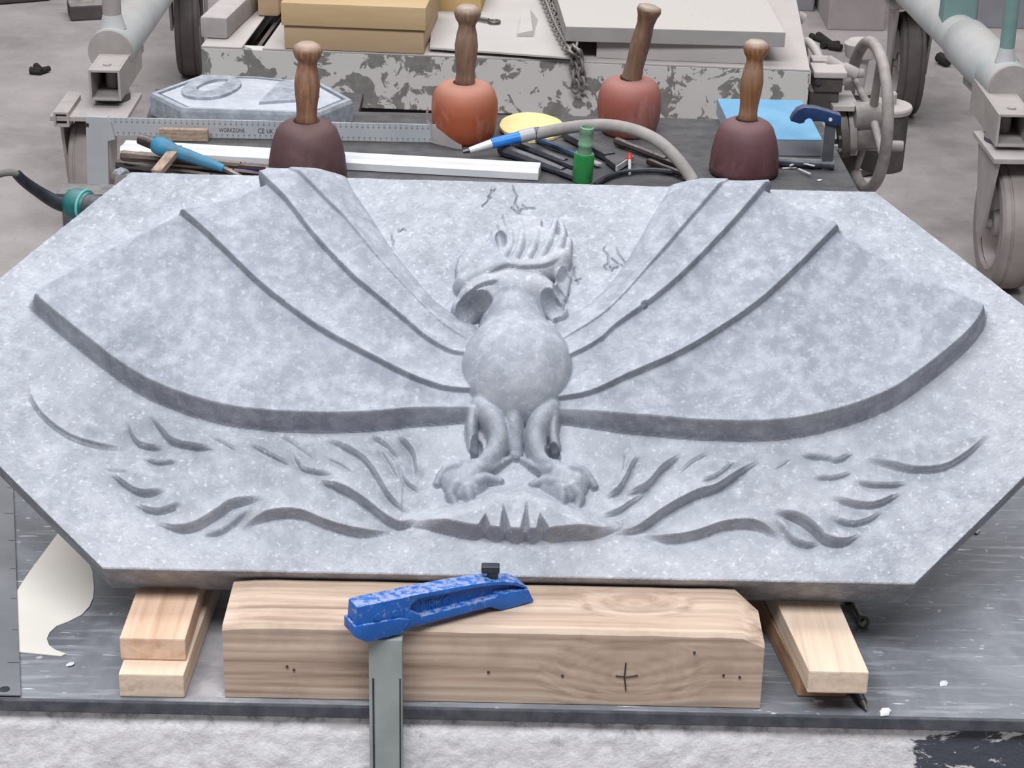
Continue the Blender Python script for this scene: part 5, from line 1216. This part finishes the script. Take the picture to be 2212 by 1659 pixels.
def caster(root, c, R, w, rz, tyre, metal, fork_h):
    """wheel, hub and fork; c = contact point on the floor"""
    M = Matrix.Translation((c[0], c[1], R + .001)) @ Matrix.Rotation(rz, 4, 'Z') @ Matrix.Rotation(math.pi / 2, 4, 'Y')
    bm = BM(); lathe(bm, tyre_prof(R, w), 48, M, cap=False); wh = part('wheel', bm, tyre, root, smooth=True, angle=30)
    bm = BM(); lathe(bm, [(.018, -w * .42), (.030, -w * .40), (.034, -w * .15), (R * .60, -w * .12), (R * .67, -w * .38), (R * .67, w * .38), (R * .60, w * .12), (.034, w * .15), (.030, w * .40), (.018, w * .42)], 32, M); obj('rim', bm, metal, wh, smooth=True, angle=30)
    bm = BM(); cyl(bm, M @ Vector((0, 0, -w * .72)), M @ Vector((0, 0, w * .72)), .012, n=12); obj('axle', bm, metal, wh, smooth=True, angle=40)
    F = Matrix.Translation((c[0], c[1], 0)) @ Matrix.Rotation(rz, 4, 'Z')
    for s in (-1, 1):
        bm = BM(); x = s * (w / 2 + .016)
        prism(bm, [(-.022, R - .025), (.022, R - .025), (R * .62, fork_h), (-R * .62, fork_h)], x - .004, x + .004, F @ Matrix(((0, 0, 1, 0), (1, 0, 0, 0), (0, 1, 0, 0), (0, 0, 0, 1))))
        part('fork_side', bm, metal, root, bev=.001)
    return F
def hollow(bm, M, w, h, t, y0, y1):
    for cx, cz, sx, sz in ((-w / 2 + t / 2, 0, t, h), (w / 2 - t / 2, 0, t, h), (0, h / 2 - t / 2, w - 2 * t, t), (0, -h / 2 + t / 2, w - 2 * t, t)):
        box(bm, (cx, (y0 + y1) / 2, cz), (sx, y1 - y0, sz), M)
def gantry(left):
    lab = ('left', 'right')[not left]
    if left:
        c = atz(205, 458, 0); R, w = .120, .075; stub = (226, 185); Ys = c[1] - .05; cap, Yc = (238, 112), c[1] + .10; far = (320, 0); post = (246, 40)
    else:
        c = atz(2158, 615, 0); R, w = .150, .088; stub = (2190, 283); Ys = c[1] - .05; cap, Yc = (2184, 188), c[1] + .12; far = (1994, 0); post = (2171, 100)
    root = thing('gantry_base', ('pale tubular gantry base with a post and casters at the left, behind the try square' if left else 'pale tubular gantry base with a green post and big front caster at the right'), 'gantry', (c[0], c[1], 0))
    pS = V3(aty(*stub, Ys)); hs = .076
    fh = pS.z - hs / 2 - .022
    F = caster(root, c, R, w, 0.0 if left else .03, M_TYRE, M_GREY, fh)
    bm = BM(); box(bm, (.026 if left else 0, -.02 if left else 0, fh - (.002 if left else -.006)), (.185 if left else .150, .21, .012), F); part('fork_plate', bm, M_GREY, root, bev=.002)
    bm = BM(); cyl(bm, (pS.x, Ys + .08, fh + .003), (pS.x, Ys + .08, fh + .022), .045, n=24); part('swivel_ring', bm, M_DKSTEEL, root)
    if left:
        bm = BM(); q = V3(aty(134, 256, c[1] - .12)); hollow(bm, Matrix.Translation(q), .036, .036, .005, -.01, .14); part('side_socket', bm, M_GREY, root)
    bm = BM(); hollow(bm, Matrix.Translation((pS.x, 0, pS.z)), hs, hs, .006, Ys, Ys + .30); part('square_socket', bm, M_GREY, root, bev=.001)
    bm = BM(); cyl(bm, (pS.x, Ys + .045, pS.z + hs / 2 - .001), (pS.x, Ys + .045, pS.z + hs / 2 + .004), .010, n=14); part('lock_bolt', bm, M_GREY, root)
    bm = BM(); cyl(bm, (pS.x, Ys + .10, pS.z - hs / 2 + .007), (pS.x, Ys + .10, pS.z + hs / 2 - .007), .016, n=14); part('inner_pin', bm, M_GREY, root)
    p0 = V3(aty(*cap, Yc)); p1 = V3(atz(*far, p0.z)); d = (p1 - p0); L = d.length; d.normalize()
    rt = 47 / FPX * (p0 - V3(CAM)).length
    end = p0 + d * (L + 1.15)
    bm = BM(); cyl(bm, p0 + d * .004, end, rt, n=40); part('main_tube', bm, M_GTUBE, root, smooth=True, angle=40)
    bm = BM(); cyl(bm, p0 - d * .004, p0 + d * .004, rt * .985, n=40); part('end_disc', bm, M_GREY, root)
    if not left:
        s0 = p0 + d * .12; s1 = p0 + d * .40
        bm = BM(); lathe(bm, [(rt, 0), (rt * 1.16, .012), (rt * 1.16, (s1 - s0).length - .012), (rt, (s1 - s0).length)], 40, frame_of(s0, s1)); part('sleeve', bm, M_GTUBE, root, smooth=True, angle=40)
    # post rising from the tube
    pp = V3(aty(*post, p0.y + .07)); rp = .023 if left else .017
    base = p0 + d * .05
    bm = BM(); cyl(bm, (pp.x, base.y, p0.z + rt * .7), (pp.x, base.y, 2.3), rp, n=24); part('post', bm, M_GREY if left else M_GREEN2, root, smooth=True, angle=40)
    bm = BM(); lathe(bm, [(rp * 1.45, 0), (rp * 1.25, .012), (rp * 1.02, .035)], 24, Matrix.Translation((pp.x, base.y, p0.z + rt * .86))); part('post_collar', bm, M_GTUBE, root, smooth=True)
    if not left:
        q0, q1 = V3(aty(2036, 30, base.y + .42)), V3(aty(2108, 30, base.y + .42)); zb = V3(aty(2070, 58, base.y + .42)).z
        bm = BM(); box(bm, ((q0.x + q1.x) / 2, base.y + .44, zb + .9), (q1.x - q0.x, .06, 1.8)); part('green_column', bm, M_GREEN2, root, bev=.004)
    # gusset and rear caster
    cr = atz(414, 160, 0) if left else atz(1948, 245, 0); Rr = .165 if left else .150
    F = caster(root, cr, Rr, .072, .10 if left else -.04, M_TYRED, M_GREY, Rr * 2 + .03)
    bm = BM(); box(bm, (0, 0, Rr * 2 + .036), (.16, .18, .012), F); part('fork_plate', bm, M_GREY, root, bev=.002)
    tgt = p0 + d * ((cr[1] - p0.y) / d.y); bm = BM(); bar(bm, (cr[0], cr[1], Rr * 2 + .06), (tgt.x, tgt.y, tgt.z), .08, .05); part('rear_arm', bm, M_GREY, root, bev=.002)
    bm = BM(); bar(bm, p0 + d * .06 - Vector((0, 0, rt)), p0 + d * .30 - Vector((0, 0, rt)), .05, .05); part('under_beam', bm, M_GREY, root, bev=.002)
gantry(True); gantry(False)

# ------------------------------------------------------------------ things on the floor behind
M_BLK1 = plain('grey_sawn_block', (182, 174, 172), (168, 160, 159), 9, .9, 0, .2, .1)
M_BLK2 = plain('blue_grey_block', (150, 150, 157), (136, 136, 143), 9, .9, 0, .2, .1)
M_DKB = plain('dark_grey_stone', (92, 86, 87), (80, 74, 75), 14, .9, 0, .2, .15, dust=.75)
def floor_block(name, px0, px1, py, depth, h, m, label, rz=0.0, bev=.004):
    a, b = atz(px0, py, 0), atz(px1, py, 0); c = ((a[0] + b[0]) / 2, (a[1] + b[1]) / 2 + depth / 2, h / 2)
    bm = BM(); box(bm, (0, 0, 0), (b[0] - a[0], depth, h), Matrix.Translation(c) @ Matrix.Rotation(rz, 4, 'Z'))
    return tag(obj(name, bm, m, bev=bev), label, 'stone block', 'sawn blocks on the floor')
floor_block('stone_block', 1788, 1908, 66, .35, .42, M_BLK1, 'pale grey sawn block standing on the floor behind the handwheel')
floor_block('stone_block', 1640, 1762, 23, .35, .40, M_BLK2, 'blue-grey sawn block on the floor behind the wide slab', -.05)
floor_block('stone_block', 2110, 2260, 62, .4, .5, M_BLK2, 'blue-grey block behind the green post at the right edge')
a, b = atz(122, 47, 0), atz(232, 38, 0)
bm = BM(); bar(bm, (a[0] + .03, a[1] + .06, .026), (b[0] + .10, b[1] + .06, .026), .11, .050)
tag(obj('stone_bar', bm, M_DKB, bev=.005), 'dark grey stone bar lying on the floor at the upper left', 'stone bar')
a, b = atz(-60, 18, 0), atz(86, 6, 0); bm = BM(); bar(bm, (a[0], a[1] + .1, .02), (b[0], b[1] + .1, .02), .16, .036)
tag(obj('stone_offcut', bm, M_DKB, bev=.01), 'flat grey offcut on the floor in the upper left corner', 'stone offcut')
M_SCRAP = plain('black_scrap', (52, 48, 48), (40, 36, 37), 30, .7)
def scrap(label, parts_):
    t = thing('dark_scrap', label, 'scrap', atz(parts_[0][0], parts_[0][1], 0), group='dark scraps on the floor')
    for (x0, y0, x1, y1, r) in parts_:
        bm = BM(); cyl(bm, atz(x0, y0, r), atz(x1, y1, r), r, r * .8, 8); part('piece', bm, M_SCRAP, t, smooth=True, angle=40)
scrap('pair of dark crossed offcuts on the floor left of the gantry post', [(66, 152, 90, 154, .012), (78, 142, 92, 154, .010), (88, 153, 106, 148, .011)])
scrap('scatter of dark sticks on the floor behind the handwheel', [(1752, 77, 1790, 92, .010), (1768, 76, 1800, 98, .012), (1775, 98, 1812, 94, .012), (1792, 98, 1818, 103, .014)])
scrap('small dark lump on the floor under the right gantry tube', [(2030, 124, 2048, 134, .018)])
chip(atz(1865, 379, 0), .02, 'dark speck on the floor seen through the handwheel', .3, .3, m=M_SCRAP)
